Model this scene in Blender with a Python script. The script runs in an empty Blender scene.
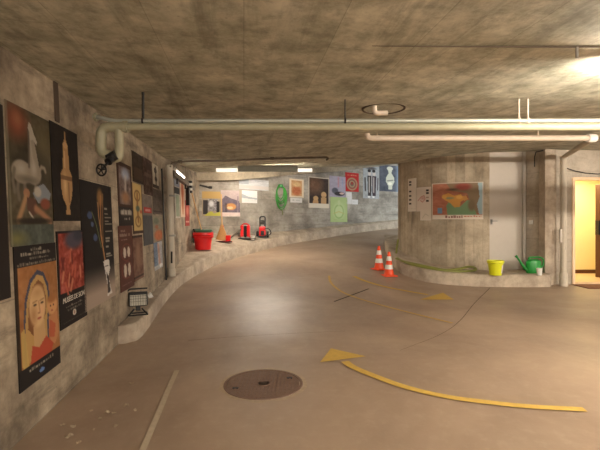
import bpy, bmesh, math, random
import numpy as np
from mathutils import Vector, Matrix

scene = bpy.context.scene
COL = scene.collection
random.seed(4)
RNG = np.random.default_rng(7)

# ------------------------------------------------------------------ camera, world, exposure
F, CX, HOR, CAMZ = 426.0, 300.0, 221.0, 1.40
cam_d = bpy.data.cameras.new('camera')
cam_d.sensor_width = 36.0
cam_d.lens = F / 600 * 36.0
cam_d.shift_y = -(225 - HOR) / 600
cam_d.clip_start = 0.05
cam = bpy.data.objects.new('camera', cam_d)
cam.location = (0, 0, CAMZ)
cam.rotation_euler = (math.pi / 2, 0, 0)
COL.objects.link(cam)
scene.camera = cam
world = bpy.data.worlds.new('world')
scene.world = world
world.use_nodes = True
bg = world.node_tree.nodes['Background']
bg.inputs[0].default_value = (1.0, 0.92, 0.84, 1)
bg.inputs[1].default_value = 0.85
vs = scene.view_settings
vs.view_transform = 'Standard'
vs.look = 'None'
vs.exposure = 0.72
vs.gamma = 1.0
vs.use_curve_mapping = False
TUBE_MAIN, TUBE_REAR, TUBE_RAMP, TUBE_SIDE = 260.0, 185.0, 240.0, 9.0
WARM = (1.0, 0.89, 0.76)

def area_light(name, loc, rot, sx, sy, power, color):
    d = bpy.data.lights.new(name, 'AREA')
    d.shape = 'RECTANGLE'; d.size = sx; d.size_y = sy
    d.energy = power; d.color = color
    o = bpy.data.objects.new(name, d); COL.objects.link(o)
    o.location = loc; o.rotation_euler = rot
    return o
# daylight that comes down the ramp from its upper end, and the hall lamp behind the open door
area_light('ramp_daylight', (7.6, 16.2, 3.0), (math.radians(90), 0, math.radians(65)), 3.0, 2.2, 110, (0.74, 0.88, 1.0))
area_light('hall_light', (6.9, 10.4, 2.55), (0, 0, 0), 1.0, 0.5, 34, (1.0, 0.84, 0.50))

# ------------------------------------------------------------------ helpers
def lin(c):
    c = np.asarray(c, dtype=float) / 255.0
    return np.where(c <= 0.04045, c / 12.92, ((c + 0.055) / 1.055) ** 2.4)
def rgba(c): return tuple(lin(c)) + (1.0,)

def tps(pts):
    P = np.array(pts, float); n = len(P)
    xy, z = P[:, :2], P[:, 2]
    def U(r2): return np.where(r2 > 1e-12, 0.5 * r2 * np.log(r2 + 1e-12), 0)
    K = U(((xy[:, None] - xy[None]) ** 2).sum(-1)) + np.eye(n) * 0.02
    Q = np.hstack([np.ones((n, 1)), xy])
    A = np.vstack([np.hstack([K, Q]), np.hstack([Q.T, np.zeros((3, 3))])])
    w = np.linalg.solve(A, np.concatenate([z, np.zeros(3)]))
    def f(x, y):
        x = np.asarray(x, float); y = np.asarray(y, float)
        r2 = (x[..., None] - xy[:, 0]) ** 2 + (y[..., None] - xy[:, 1]) ** 2
        return (U(r2) * w[:n]).sum(-1) + w[n] + w[n + 1] * x + w[n + 2] * y
    return f

def catmull(pts, n):
    P = np.array(pts, float)
    P = np.vstack([2 * P[0] - P[1], P, 2 * P[-1] - P[-2]])
    out = []
    for i in range(1, len(P) - 2):
        for k in range(n):
            t = k / n
            p0, p1, p2, p3 = P[i - 1:i + 3]
            out.append(0.5 * (2 * p1 + (p2 - p0) * t + (2 * p0 - 5 * p1 + 4 * p2 - p3) * t * t + (3 * p1 - p0 - 3 * p2 + p3) * t ** 3))
    out.append(P[-2])
    return np.array(out)

class MB:
    def __init__(s): s.v = []; s.f = []; s.uv = {}
    def add(s, vs_, fs): 
        b = len(s.v); s.v += [tuple(map(float, p)) for p in vs_]
        s.f += [tuple(b + i for i in f) for f in fs]; return b
    def box(s, c, d, rot=None):
        x, y, z = d[0] / 2, d[1] / 2, d[2] / 2
        P = [Vector((sx * x, sy * y, sz * z)) for sz in (-1, 1) for sy in (-1, 1) for sx in (-1, 1)]
        if rot is not None: P = [rot @ p for p in P]
        s.add([p + Vector(c) for p in P], [(0, 2, 3, 1), (4, 5, 7, 6), (0, 1, 5, 4), (2, 6, 7, 3), (0, 4, 6, 2), (1, 3, 7, 5)])
        return s
    def tube(s, pts, r, n=10, closed=False, caps=True):
        P = [Vector(p) for p in pts]; m = len(P)
        R = r if hasattr(r, '__len__') else [r] * m
        prev = None; rings = []
        for i in range(m):
            a = P[(i - 1) % m] if (closed or i > 0) else P[i]
            b = P[(i + 1) % m] if (closed or i < m - 1) else P[i]
            t = (b - a).normalized()
            if prev is None:
                u = t.orthogonal().normalized()
            else:
                u = prev - t * prev.dot(t)
                u = u.normalized() if u.length > 1e-6 else t.orthogonal().normalized()
            prev = u; w = t.cross(u)
            rings.append([P[i] + (u * math.cos(2 * math.pi * k / n) + w * math.sin(2 * math.pi * k / n)) * R[i] for k in range(n)])
        b0 = s.add([p for rg in rings for p in rg], [])
        for i in range(m if closed else m - 1):
            j = (i + 1) % m
            for k in range(n):
                k2 = (k + 1) % n
                s.f.append((b0 + i * n + k, b0 + i * n + k2, b0 + j * n + k2, b0 + j * n + k))
        if caps and not closed:
            s.f.append(tuple(b0 + k for k in range(n))[::-1])
            s.f.append(tuple(b0 + (m - 1) * n + k for k in range(n)))
        return s
    def lathe(s, prof, n=32, c=(0, 0, 0), sx=1, sy=1, close=False):
        m = len(prof)
        b0 = s.add([(c[0] + sx * r * math.cos(2 * math.pi * k / n), c[1] + sy * r * math.sin(2 * math.pi * k / n), c[2] + z) for r, z in prof for k in range(n)], [])
        for i in range(m if close else m - 1):
            j = (i + 1) % m
            for k in range(n):
                k2 = (k + 1) % n
                s.f.append((b0 + i * n + k, b0 + i * n + k2, b0 + j * n + k2, b0 + j * n + k))
        if not close:
            if prof[0][0] > 1e-6: s.f.append(tuple(b0 + k for k in range(n))[::-1])
            if prof[-1][0] > 1e-6: s.f.append(tuple(b0 + (m - 1) * n + k for k in range(n)))
        return s
    def strip(s, A, B):
        n = len(A); b = s.add(list(A) + list(B), [])
        for i in range(n - 1): s.f.append((b + i, b + i + 1, b + n + i + 1, b + n + i))
        return s
    def grid(s, fn, nu, nv):
        b = s.add([fn(i / nu, j / nv) for j in range(nv + 1) for i in range(nu + 1)], [])
        for j in range(nv):
            for i in range(nu):
                a = b + j * (nu + 1) + i
                s.f.append((a, a + 1, a + nu + 2, a + nu + 1))
        return s
    def xf(s, M):
        s.v = [tuple(M @ Vector(p)) for p in s.v]; return s
    def build(s, name, mat, parent=None, smooth=False, bevel=0, label=None, loc=None, angle=40):
        me = bpy.data.meshes.new(name)
        me.from_pydata(s.v, [], s.f); me.update()
        bm = bmesh.new(); bm.from_mesh(me)
        bmesh.ops.remove_doubles(bm, verts=bm.verts, dist=1e-5)
        bmesh.ops.recalc_face_normals(bm, faces=bm.faces)
        bm.to_mesh(me); bm.free()
        o = bpy.data.objects.new(name, me); COL.objects.link(o)
        me.materials.append(mat)
        if smooth:
            me.polygons.foreach_set('use_smooth', [True] * len(me.polygons))
            try: me.set_sharp_from_angle(angle=math.radians(angle))
            except Exception: pass
        if bevel:
            b = o.modifiers.new('bevel', 'BEVEL'); b.width = bevel; b.segments = 2; b.limit_method = 'ANGLE'
        if parent is not None: o.parent = parent
        if loc is not None: o.location = loc
        if label: o['label'] = label
        return o

def tag(o, label, cat, group=None):
    o['label'] = label; o['category'] = cat
    if group: o['group'] = group
    return o
def thing(name, label, cat, loc=(0, 0, 0), rz=0.0, group=None):
    o = bpy.data.objects.new(name, None); COL.objects.link(o)
    o.empty_display_size = 0.1
    o.location = loc; o.rotation_euler = (0, 0, rz)
    return tag(o, label, cat, group)
def recenter(o):
    """move a world-space mesh so that its origin is at its base"""
    me = o.data
    co = np.empty(len(me.vertices) * 3); me.vertices.foreach_get('co', co); co = co.reshape(-1, 3)
    c = np.array([(co[:, 0].min() + co[:, 0].max()) / 2, (co[:, 1].min() + co[:, 1].max()) / 2, co[:, 2].min()])
    me.vertices.foreach_set('co', (co - c).ravel()); o.location = c; me.update()
    return o
def struct(o): o['kind'] = 'structure'; return o

# ------------------------------------------------------------------ materials
def newmat(name):
    m = bpy.data.materials.new(name); m.use_nodes = True
    nt = m.node_tree
    return m, nt, nt.nodes['Principled BSDF']
def plain(name, c, rough=0.5, metal=0.0, var=0.12, scale=14, bump=0.0):
    m, nt, b = newmat(name)
    N, L = nt.nodes, nt.links
    tc = N.new('ShaderNodeTexCoord'); no = N.new('ShaderNodeTexNoise')
    no.inputs['Scale'].default_value = scale; no.inputs['Detail'].default_value = 5
    L.new(tc.outputs['Object'], no.inputs['Vector'])
    mx = N.new('ShaderNodeMix'); mx.data_type = 'RGBA'
    c = lin(c)
    mx.inputs[6].default_value = tuple(np.clip(c * (1 - var), 0, 1)) + (1,)
    mx.inputs[7].default_value = tuple(np.clip(c * (1 + var), 0, 1)) + (1,)
    L.new(no.outputs['Fac'], mx.inputs[0]); L.new(mx.outputs[2], b.inputs['Base Color'])
    b.inputs['Roughness'].default_value = rough; b.inputs['Metallic'].default_value = metal
    if bump:
        bp = N.new('ShaderNodeBump'); bp.inputs['Strength'].default_value = bump; bp.inputs['Distance'].default_value = 0.01
        L.new(no.outputs['Fac'], bp.inputs['Height']); L.new(bp.outputs[0], b.inputs['Normal'])
    return m
def emit(name, c, s):
    m, nt, b = newmat(name)
    b.inputs['Base Color'].default_value = (0.9, 0.9, 0.9, 1)
    b.inputs['Emission Color'].default_value = (*c, 1); b.inputs['Emission Strength'].default_value = s
    return m

def concrete(name, c1, c2, board=None, bw=0.12, bl=2.4, mortar=0.004, stain=0.5, coord='UV', rot=0.0, rough=0.85, line=0.55, bvar=0.12, bump=0.25, mottle=1.1, span=(0.36, 0.66), stretch=0.6, fine=11, fineamt=0.35):
    """cast concrete: large stains, fine grain, pores and the print of the formwork boards"""
    m, nt, b = newmat(name)
    N, L = nt.nodes, nt.links
    tc = N.new('ShaderNodeTexCoord')
    mp = N.new('ShaderNodeMapping'); mp.inputs['Rotation'].default_value = (0, 0, rot)
    L.new(tc.outputs[coord], mp.inputs['Vector'])
    def noise(scale, det=6, rgh=0.6, vec=None, dist=0.0):
        n = N.new('ShaderNodeTexNoise'); n.inputs['Scale'].default_value = scale
        n.inputs['Detail'].default_value = det; n.inputs['Roughness'].default_value = rgh; n.inputs['Distortion'].default_value = dist
        L.new(vec if vec is not None else mp.outputs[0], n.inputs['Vector']); return n.outputs['Fac']
    def ramp(src, a, bb):
        r = N.new('ShaderNodeMapRange'); r.inputs[1].default_value = a; r.inputs[2].default_value = bb
        L.new(src, r.inputs[0]); return r.outputs[0]
    def mix(f, a, bcol, typ='MIX'):
        x = N.new('ShaderNodeMix'); x.data_type = 'RGBA'; x.blend_type = typ
        for s, i in ((f, 0), (a, 6), (bcol, 7)):
            if hasattr(s, 'is_output'): L.new(s, x.inputs[i])
            else: x.inputs[i].default_value = s
        return x.outputs[2]
    col = mix(ramp(noise(mottle, 8, 0.65), *span), rgba(c1), rgba(c2))
    st = N.new('ShaderNodeMapping'); st.inputs['Scale'].default_value = (3.0, 0.7, 1) if board != 'h' else (stretch, 3.0, 1)
    L.new(mp.outputs[0], st.inputs['Vector'])
    dk = tuple(0.45 * v for v in rgba(c1)[:3]) + (1,)
    f1 = N.new('ShaderNodeMath'); f1.operation = 'MULTIPLY'; f1.inputs[1].default_value = stain
    L.new(ramp(noise(1.3, 7, 0.7, st.outputs[0], 0.4), 0.52, 0.75), f1.inputs[0])
    col = mix(f1.outputs[0], col, dk)
    height = noise(38, 4, 0.7)
    f3 = N.new('ShaderNodeMath'); f3.operation = 'MULTIPLY'; f3.inputs[1].default_value = fineamt
    L.new(ramp(noise(fine, 6, 0.75), 0.45, 0.75), f3.inputs[0])
    col = mix(f3.outputs[0], col, dk)
    if board:
        sw = mp.outputs[0]
        if board == 'v':
            sp = N.new('ShaderNodeSeparateXYZ'); cb = N.new('ShaderNodeCombineXYZ')
            L.new(mp.outputs[0], sp.inputs[0]); L.new(sp.outputs[1], cb.inputs[0]); L.new(sp.outputs[0], cb.inputs[1]); sw = cb.outputs[0]
        bk = N.new('ShaderNodeTexBrick')
        bk.inputs['Scale'].default_value = 1.0; bk.inputs['Brick Width'].default_value = bl; bk.inputs['Row Height'].default_value = bw
        bk.inputs['Mortar Size'].default_value = mortar; bk.inputs['Mortar Smooth'].default_value = 0.4
        lo, hi = 1 - bvar, 1.0
        bk.inputs['Color1'].default_value = (lo, lo, lo, 1); bk.inputs['Color2'].default_value = (hi, hi, hi, 1)
        bk.inputs['Mortar'].default_value = (line, line, line, 1)
        L.new(sw, bk.inputs['Vector'])
        col = mix(1.0, col, bk.outputs['Color'], 'MULTIPLY')
        hm = N.new('ShaderNodeMath'); hm.operation = 'MULTIPLY_ADD'; hm.inputs[1].default_value = -0.8
        L.new(bk.outputs['Fac'], hm.inputs[0]); L.new(height, hm.inputs[2]); height = hm.outputs[0]
    vo = N.new('ShaderNodeTexVoronoi'); vo.inputs['Scale'].default_value = 9.0
    L.new(mp.outputs[0], vo.inputs['Vector'])
    pr = ramp(vo.outputs['Distance'], 0.10, 0.03)
    f2 = N.new('ShaderNodeMath'); f2.operation = 'MULTIPLY'; f2.inputs[1].default_value = 0.4
    L.new(pr, f2.inputs[0])
    col = mix(f2.outputs[0], col, dk)
    L.new(col, b.inputs['Base Color'])
    b.inputs['Roughness'].default_value = rough
    bp = N.new('ShaderNodeBump'); bp.inputs['Strength'].default_value = bump; bp.inputs['Distance'].default_value = 0.012
    L.new(height, bp.inputs['Height']); L.new(bp.outputs[0], b.inputs['Normal'])
    return m

M = {}
M['wall_left'] = concrete('concrete_left', (114, 100, 83), (198, 180, 154), 'h', 0.9, 2.2, 0.004, 0.9, line=0.62, mottle=1.7)
M['wall_far'] = concrete('concrete_far', (140, 132, 120), (206, 198, 184), 'h', 0.42, 2.1, 0.006, 0.85, line=0.6, bvar=0.22)
M['cyl'] = concrete('concrete_boards', (164, 148, 124), (216, 200, 174), 'v', 0.2, 6.0, 0.005, 0.8, line=0.6, bvar=0.26)
M['wall_right'] = concrete('concrete_right', (176, 164, 146), (210, 198, 180), 'h', 0.5, 1.2, 0.004, 0.4, line=0.7)
M['ceiling'] = concrete('concrete_ceiling', (146, 145, 124), (226, 222, 200), 'h', 0.5, 5.0, 0.003, 0.75, coord='Object', rot=math.radians(-97.5), line=0.66, bvar=0.14, mottle=3.2, span=(0.3, 0.7), stretch=0.3, fine=7, fineamt=0.7)
M['beam'] = concrete('concrete_beam', (126, 114, 96), (176, 162, 138), None, stain=0.6, coord='Object')
M['kerb'] = concrete('concrete_kerb', (160, 144, 126), (204, 188, 166), None, stain=0.5, coord='Object', mottle=2.2)
M['white_paint'] = plain('white_paint', (196, 190, 178), 0.55)
M['door_white'] = plain('door_white', (198, 188, 174), 0.5, var=0.04)
M['cream'] = plain('cream_pipe', (158, 152, 124), 0.45)
M['galv'] = plain('galvanised_pipe', (176, 178, 166), 0.35, 0.35)
M['pinkish'] = plain('pale_pipe', (214, 196, 176), 0.45)
M['pipe_conc'] = plain('painted_pipe', (190, 179, 160), 0.55)
M['brownpipe'] = plain('brown_pipe', (96, 84, 68), 0.5)
M['dark'] = plain('dark_metal', (38, 35, 32), 0.5)
M['black'] = plain('black_plastic', (24, 23, 23), 0.45)
M['rubber'] = plain('black_rubber', (34, 32, 30), 0.8)
M['red'] = plain('red_plastic', (222, 22, 26), 0.35, var=0.05)
M['red2'] = plain('red_painted_metal', (206, 26, 28), 0.4, var=0.08)
M['green'] = plain('green_plastic', (26, 138, 52), 0.4, var=0.06)
M['bowl'] = plain('green_bowl', (92, 150, 120), 0.45)
M['lime'] = plain('lime_plastic', (222, 224, 32), 0.4, var=0.05)
M['white'] = plain('white_plastic', (232, 228, 220), 0.45, var=0.04)
M['grey'] = plain('grey_plastic', (150, 146, 138), 0.5)
M['dgrey'] = plain('dark_grey_metal', (140, 140, 128), 0.55)
M['orange'] = plain('cone_orange', (250, 84, 34), 0.45, var=0.06)
M['wood'] = plain('pale_wood', (208, 166, 112), 0.55, var=0.2, scale=30)
M['straw'] = plain('broom_straw', (196, 148, 92), 0.8, var=0.35, scale=60)
M['hose'] = plain('green_hose', (66, 156, 60), 0.45)
M['hose2'] = plain('olive_hose', (128, 130, 62), 0.5)
M['iron'] = plain('cast_iron', (118, 92, 76), 0.6, 0.0, 0.25, 40, 0.3)
M['mortar'] = plain('pale_mortar', (174, 154, 131), 0.9, var=0.25, scale=25)
M['yellow'] = plain('yellow_road_paint', (200, 164, 76), 0.75, var=0.22, scale=22)
M['yellow_worn'] = plain('worn_yellow_paint', (200, 164, 92), 0.8, var=0.25, scale=16)
M['white_road'] = plain('worn_white_paint', (186, 170, 146), 0.8, var=0.2, scale=20)
M['joint'] = plain('floor_joint', (78, 64, 52), 0.9)
M['mat'] = plain('coir_mat', (112, 70, 44), 0.95, var=0.3, scale=80)
M['frame_door'] = plain('door_frame', (238, 206, 166), 0.45, var=0.04)
M['hall'] = plain('hall_plaster', (244, 226, 176), 0.7, var=0.03)
M['tile'] = plain('hall_tile', (214, 186, 148), 0.4, var=0.06)
M['brown'] = plain('brown_door', (84, 50, 30), 0.45, var=0.2)
M['leaf'] = plain('dry_leaf', (168, 150, 126), 0.85, var=0.2)
M['glass'] = plain('lamp_glass', (186, 180, 164), 0.3, 0.0, 0.1, 90)
M['paper_ink'] = plain('printed_letters', (214, 204, 188), 0.6)

def floor_mat():
    m, nt, b = newmat('floor_screed'); N, L = nt.nodes, nt.links
    tc = N.new('ShaderNodeTexCoord')
    def noise(sc, d=6, r=0.6, dist=0.0, stretch=None):
        n = N.new('ShaderNodeTexNoise'); n.inputs['Scale'].default_value = sc; n.inputs['Detail'].default_value = d
        n.inputs['Roughness'].default_value = r; n.inputs['Distortion'].default_value = dist
        if stretch:
            mp = N.new('ShaderNodeMapping'); mp.inputs['Scale'].default_value = stretch; mp.inputs['Rotation'].default_value = (0, 0, 0.5)
            L.new(tc.outputs['Object'], mp.inputs[0]); L.new(mp.outputs[0], n.inputs['Vector'])
        else: L.new(tc.outputs['Object'], n.inputs['Vector'])
        return n.outputs['Fac']
    def rg(s, a, bb, c=0.0, d=1.0):
        r = N.new('ShaderNodeMapRange'); r.inputs[1].default_value = a; r.inputs[2].default_value = bb
        r.inputs[3].default_value = c; r.inputs[4].default_value = d; L.new(s, r.inputs[0]); return r.outputs[0]
    def mix(f, a, c):
        x = N.new('ShaderNodeMix'); x.data_type = 'RGBA'
        for s, i in ((f, 0), (a, 6), (c, 7)):
            if hasattr(s, 'is_output'): L.new(s, x.inputs[i])
            else: x.inputs[i].default_value = s
        return x.outputs[2]
    c = mix(rg(noise(0.55, 6, 0.6, 0.5), 0.35, 0.65), rgba((146, 124, 105)), rgba((174, 151, 129)))
    c = mix(rg(noise(1.6, 7, 0.7, 0.3, (1, 0.35, 1)), 0.5, 0.85, 0, 0.35), c, rgba((112, 98, 84)))
    c = mix(rg(noise(9, 6, 0.75), 0.5, 0.8, 0, 0.28), c, rgba((196, 178, 152)))
    L.new(c, b.inputs['Base Color'])
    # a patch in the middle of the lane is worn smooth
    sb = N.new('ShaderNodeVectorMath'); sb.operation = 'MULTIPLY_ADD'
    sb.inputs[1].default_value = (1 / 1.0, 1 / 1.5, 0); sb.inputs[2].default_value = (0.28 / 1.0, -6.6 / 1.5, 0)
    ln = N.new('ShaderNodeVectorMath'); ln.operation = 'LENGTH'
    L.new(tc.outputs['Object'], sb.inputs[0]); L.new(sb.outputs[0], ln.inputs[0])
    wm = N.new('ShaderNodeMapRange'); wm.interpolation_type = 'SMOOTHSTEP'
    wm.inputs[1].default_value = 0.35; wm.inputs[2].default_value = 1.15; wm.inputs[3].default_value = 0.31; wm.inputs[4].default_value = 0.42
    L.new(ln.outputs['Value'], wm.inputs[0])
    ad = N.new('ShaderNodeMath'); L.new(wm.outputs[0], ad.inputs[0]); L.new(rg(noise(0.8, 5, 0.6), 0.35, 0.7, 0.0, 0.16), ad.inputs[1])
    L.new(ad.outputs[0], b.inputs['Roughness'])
    bp = N.new('ShaderNodeBump'); bp.inputs['Strength'].default_value = 0.08; bp.inputs['Distance'].default_value = 0.01
    L.new(noise(30, 4), bp.inputs['Height']); L.new(bp.outputs[0], b.inputs['Normal'])
    return m
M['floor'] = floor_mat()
def art_mat():
    m, nt, b = newmat('printed_paper'); N, L = nt.nodes, nt.links
    a = N.new('ShaderNodeAttribute'); a.attribute_name = 'art'
    L.new(a.outputs['Color'], b.inputs['Base Color']); b.inputs['Roughness'].default_value = 0.75; b.inputs['Specular IOR Level'].default_value = 0.25
    return m
M['art'] = art_mat()

# ------------------------------------------------------------------ the lie of the land
K_FRONT = [(-2.072, 4.85, 0.0), (-1.967, 4.93, 0.0), (-1.927, 5.23, 0.0), (-2.2, 6.94, 0.06), (-2.335, 8.5, 0.14), (-2.155, 10.2, 0.275),
           (-1.87, 11.4, 0.356), (-1.44, 12.3, 0.447), (-0.64, 13.6, 0.602), (0.71, 15.2, 0.758), (1.925, 16.4, 0.90), (4.16, 18.1, 1.10), (5.72, 19.1, 1.22)]
K_WALL = [(-2.072, 4.84), (-2.085, 4.93), (-2.12, 5.23), (-2.35, 6.94), (-2.58, 8.7), (-2.83, 11.0), (-2.98, 12.6), (-1.86, 13.1), (-0.9, 14.05), (0.6, 15.55), (1.75, 16.6), (4.1, 18.3), (5.7, 19.25)]
fl_pts = [(x, y, 0.0) for x in (-4, -1.5, 1.5, 4.5, 9) for y in (-5, -1, 2.5, 5)]
fl_pts += [p for p in K_FRONT[2:]]
fl_pts += [(0, 6.5, .03), (0, 8, .12), (0, 10, .25), (2, 7.5, .03), (1, 12, .45), (3, 6.5, 0), (5, 7.5, 0), (7, 7.5, 0),
           (2.4, 10.2, .155), (2.5, 11.2, .28), (2.6, 12.2, .42), (2.75, 14, .62), (2.66, 9.44, .07), (3.24, 9.2, .02), (4.03, 9.03, 0),
           (5.3, 9.03, 0), (6, 9.4, 0), (9, 9.4, 0), (6, 11.5, 0), (8, 11.5, 0), (4.5, 10.4, 0.03), (5.2, 10.4, 0), (4, 15.5, .85)]
floor_z = tps(fl_pts)
H = CAMZ
ce_pts = [(x, y, H + c) for x, y, c in [
    (-1.5, 0, 1.04), (3, 0, 1.0), (-1.5, -4, 1.0), (8, -4, 1.0), (8, 0, 1.0), (-1.88, 2.6, 1.11), (1.8, 2.6, 1.03), (6, 2.6, 1.05),
    (-2.1, 4.3, 1.16), (0, 3.7, 1.06), (3, 3.7, 1.06), (7, 3.7, 1.07), (-2.5, 7.28, 1.22), (-2.65, 8.1, 1.22), (-3, 12.6, 1.40), (-1.86, 13.1, 1.48), (0, 9.3, 1.43),
    (-.8, 11.3, 1.5), (0, 15, 1.85), (1.97, 16.8, 2.1), (4.23, 18.4, 2.45), (2.6, 11.2, 1.53), (4.5, 9.94, 1.61), (7, 9.4, 1.55), (3, 5.9, 1.25), (6, 5.9, 1.25), (3.2, 14, 1.9)]]
ceil_z = tps(ce_pts)

def ray(px): return (px - CX) / F
def on_surface(px, py, zf):
    def g(Y): return CAMZ - (py - HOR) / F * Y - float(zf(ray(px) * Y, Y))
    Y = 1.5
    while Y < 24 and g(Y) > 0: Y += 0.1
    lo_, hi_ = Y - 0.1, Y
    for _ in range(24):
        m_ = (lo_ + hi_) / 2
        if g(m_) > 0: lo_ = m_
        else: hi_ = m_
    Y = hi_
    return Vector((ray(px) * Y, Y, float(zf(ray(px) * Y, Y))))
def ground(px, py): return on_surface(px, py, floor_z)
def at(px, py, Y): return Vector((ray(px) * Y, Y, CAMZ + (HOR - py) / F * Y))

# plan lines of the walls
LEAN = 0.045          # the left wall is slightly battered
def lean(Y): return LEAN * min(max((12.6 - Y) / 4.6, 0.0), 1.0)
def lx(Y): return -1.774 - 0.1324 * (Y - 2.604)
left_line = np.array([(lx(-3.5), -3.5), (lx(0), 0), (lx(3), 3), (lx(5), 5), (lx(8), 8), (-2.98, 12.6)])
far_line = catmull([(-2.98, 12.6), (-1.86, 13.1), (0, 15.0), (1.97, 16.8), (4.23, 18.4), (6.5, 19.7), (9.0, 20.4)], 10)
CC, CR = (4.5, 11.7), 1.762
cyl_line = np.array([(CC[0] + CR * math.cos(a), CC[1] + CR * math.sin(a)) for a in np.radians(np.linspace(100, 267.5, 60))])
right_line = np.array([(5.56, 9.42), (6.01, 9.42)])

class Line:
    def __init__(s, P):
        s.P = np.array(P, float); d = np.diff(s.P, axis=0)
        s.L = np.hypot(d[:, 0], d[:, 1]); s.T = np.concatenate([[0], np.cumsum(s.L)])
    def pos(s, t):
        i = int(np.clip(np.searchsorted(s.T, t) - 1, 0, len(s.L) - 1))
        k = (t - s.T[i]) / s.L[i]
        return s.P[i] + (s.P[i + 1] - s.P[i]) * k
    def tan(s, t):
        a, b = s.pos(max(t - 0.15, 0)), s.pos(min(t + 0.15, s.T[-1])); d = b - a
        return d / np.hypot(*d)
    def hit(s, px):
        k = ray(px); best = None
        g = s.P[:, 0] - k * s.P[:, 1]
        for i in range(len(g) - 1):
            if g[i] * g[i + 1] <= 0 and g[i] != g[i + 1]:
                u = g[i] / (g[i] - g[i + 1]); y = s.P[i, 1] + u * (s.P[i + 1, 1] - s.P[i, 1])
                if y > 0.3 and (best is None or y < best[1]): best = (s.T[i] + u * s.L[i], y)
        if best is None:
            i = int(np.argmin(np.abs(g))); best = (s.T[i], s.P[i, 1])
        return best
LEFT, FAR, CYL, RIGHT = Line(left_line), Line(far_line), Line(cyl_line), Line(right_line)
DIAG = Line([(5.28, 9.98), (5.47, 9.52)])

# ------------------------------------------------------------------ structure
def wall_mesh(name, P, mat, inward, z0=None, z1=None, thick=0.2, battered=False):
    """wall that follows a plan line; inward points to the room side; uv runs along the wall"""
    P = np.array(P, float); Q = []
    for a, b in zip(P[:-1], P[1:]):
        n = max(1, int(np.hypot(*(b - a)) / 0.5))
        Q += [a + (b - a) * k / n for k in range(n)]
    Q.append(P[-1]); Q = np.array(Q); n = len(Q)
    t = np.gradient(Q, axis=0); t /= np.hypot(t[:, 0], t[:, 1])[:, None]
    nr = np.stack([-t[:, 1], t[:, 0]], 1) * inward
    O = Q - nr * thick
    lo = (floor_z(Q[:, 0], Q[:, 1]) - 0.3) if z0 is None else np.full(n, z0)
    hi = (ceil_z(Q[:, 0], Q[:, 1]) + 0.12) if z1 is None else np.full(n, z1)
    T = np.concatenate([[0], np.cumsum(np.hypot(*np.diff(Q, axis=0).T))])
    v, uvv, f = [], [], []
    for i in range(n):
        for p, z, o in ((Q, lo, 0), (Q, hi, 0), (O, hi, thick), (O, lo, thick)):
            v.append((p[i, 0] - (lean(p[i, 1]) * z[i] if battered else 0), p[i, 1], z[i])); uvv.append((T[i], z[i] + o))
    for i in range(n - 1):
        a, b = 4 * i, 4 * i + 4
        for k in range(4): f.append((a + k, b + k, b + (k + 1) % 4, a + (k + 1) % 4))
    f.append((0, 1, 2, 3)); e = 4 * (n - 1); f.append((e + 3, e + 2, e + 1, e))
    me = bpy.data.meshes.new(name); me.from_pydata(v, [], f)
    bm = bmesh.new(); bm.from_mesh(me); bmesh.ops.recalc_face_normals(bm, faces=bm.faces); bm.to_mesh(me); bm.free()
    ul = me.uv_layers.new(name='UVMap')
    vi = np.empty(len(me.loops), dtype=np.int64); me.loops.foreach_get('vertex_index', vi)
    ul.data.foreach_set('uv', np.array(uvv)[vi].ravel())
    me.materials.append(mat)
    o = bpy.data.objects.new(name, me); COL.objects.link(o)
    return struct(o)

xs, ys = np.linspace(-3.6, 9.4, 131), np.linspace(-3.6, 20.6, 243)
def sheet(name, fz, mat, dz):
    X, Y = np.meshgrid(xs, ys); Z = fz(X, Y)
    b = MB(); nx, ny = len(xs), len(ys)
    for d in (0, dz):
        b.add(np.stack([X, Y, Z + d], -1).reshape(-1, 3), [(j * nx + i, j * nx + i + 1, (j + 1) * nx + i + 1, (j + 1) * nx + i) for j in range(ny - 1) for i in range(nx - 1)])
    N_ = nx * ny
    rim = [j for j in range(nx)] + [j * nx + nx - 1 for j in range(1, ny)] + [(ny - 1) * nx + j for j in range(nx - 2, -1, -1)] + [j * nx for j in range(ny - 2, 0, -1)]
    for a, c in zip(rim, rim[1:] + rim[:1]): b.f.append((a, c, c + N_, a + N_))
    return struct(b.build(name, mat, smooth=True))
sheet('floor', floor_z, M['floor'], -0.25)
sheet('ceiling', ceil_z, M['ceiling'], 0.25)
wall_mesh('wall_left', left_line, M['wall_left'], -1, battered=True)
wall_mesh('wall_far', far_line, M['wall_far'], -1)
wall_mesh('wall_ramp', cyl_line, M['cyl'], -1)
wall_mesh('wall_recess', [(5.28, 10.02), (5.47, 9.5)], M['wall_right'], -1, thick=0.1)
wall_mesh('wall_right', right_line, M['wall_right'], -1, thick=0.22)
wall_mesh('wall_right_lintel', [(6.01, 9.42), (7.5, 9.42)], M['wall_right'], -1, z0=2.36, thick=0.22)
wall_mesh('wall_right_end', [(7.5, 9.42), (9.4, 9.42)], M['wall_right'], -1, thick=0.22)
struct(MB().box((5.475, 9.42, 1.55), (0.25, 0.24, 3.6)).build('column', M['kerb'], bevel=0.01))
wall_mesh('trim_groove', [LEFT.pos(LEFT.hit(67)[0]) + np.array([.012, 0]), LEFT.pos(LEFT.hit(70.5)[0]) + np.array([.012, 0])], M['joint'], -1, z0=at(62, 118, LEFT.hit(62)[1]).z, thick=0.02, battered=True)
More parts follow.
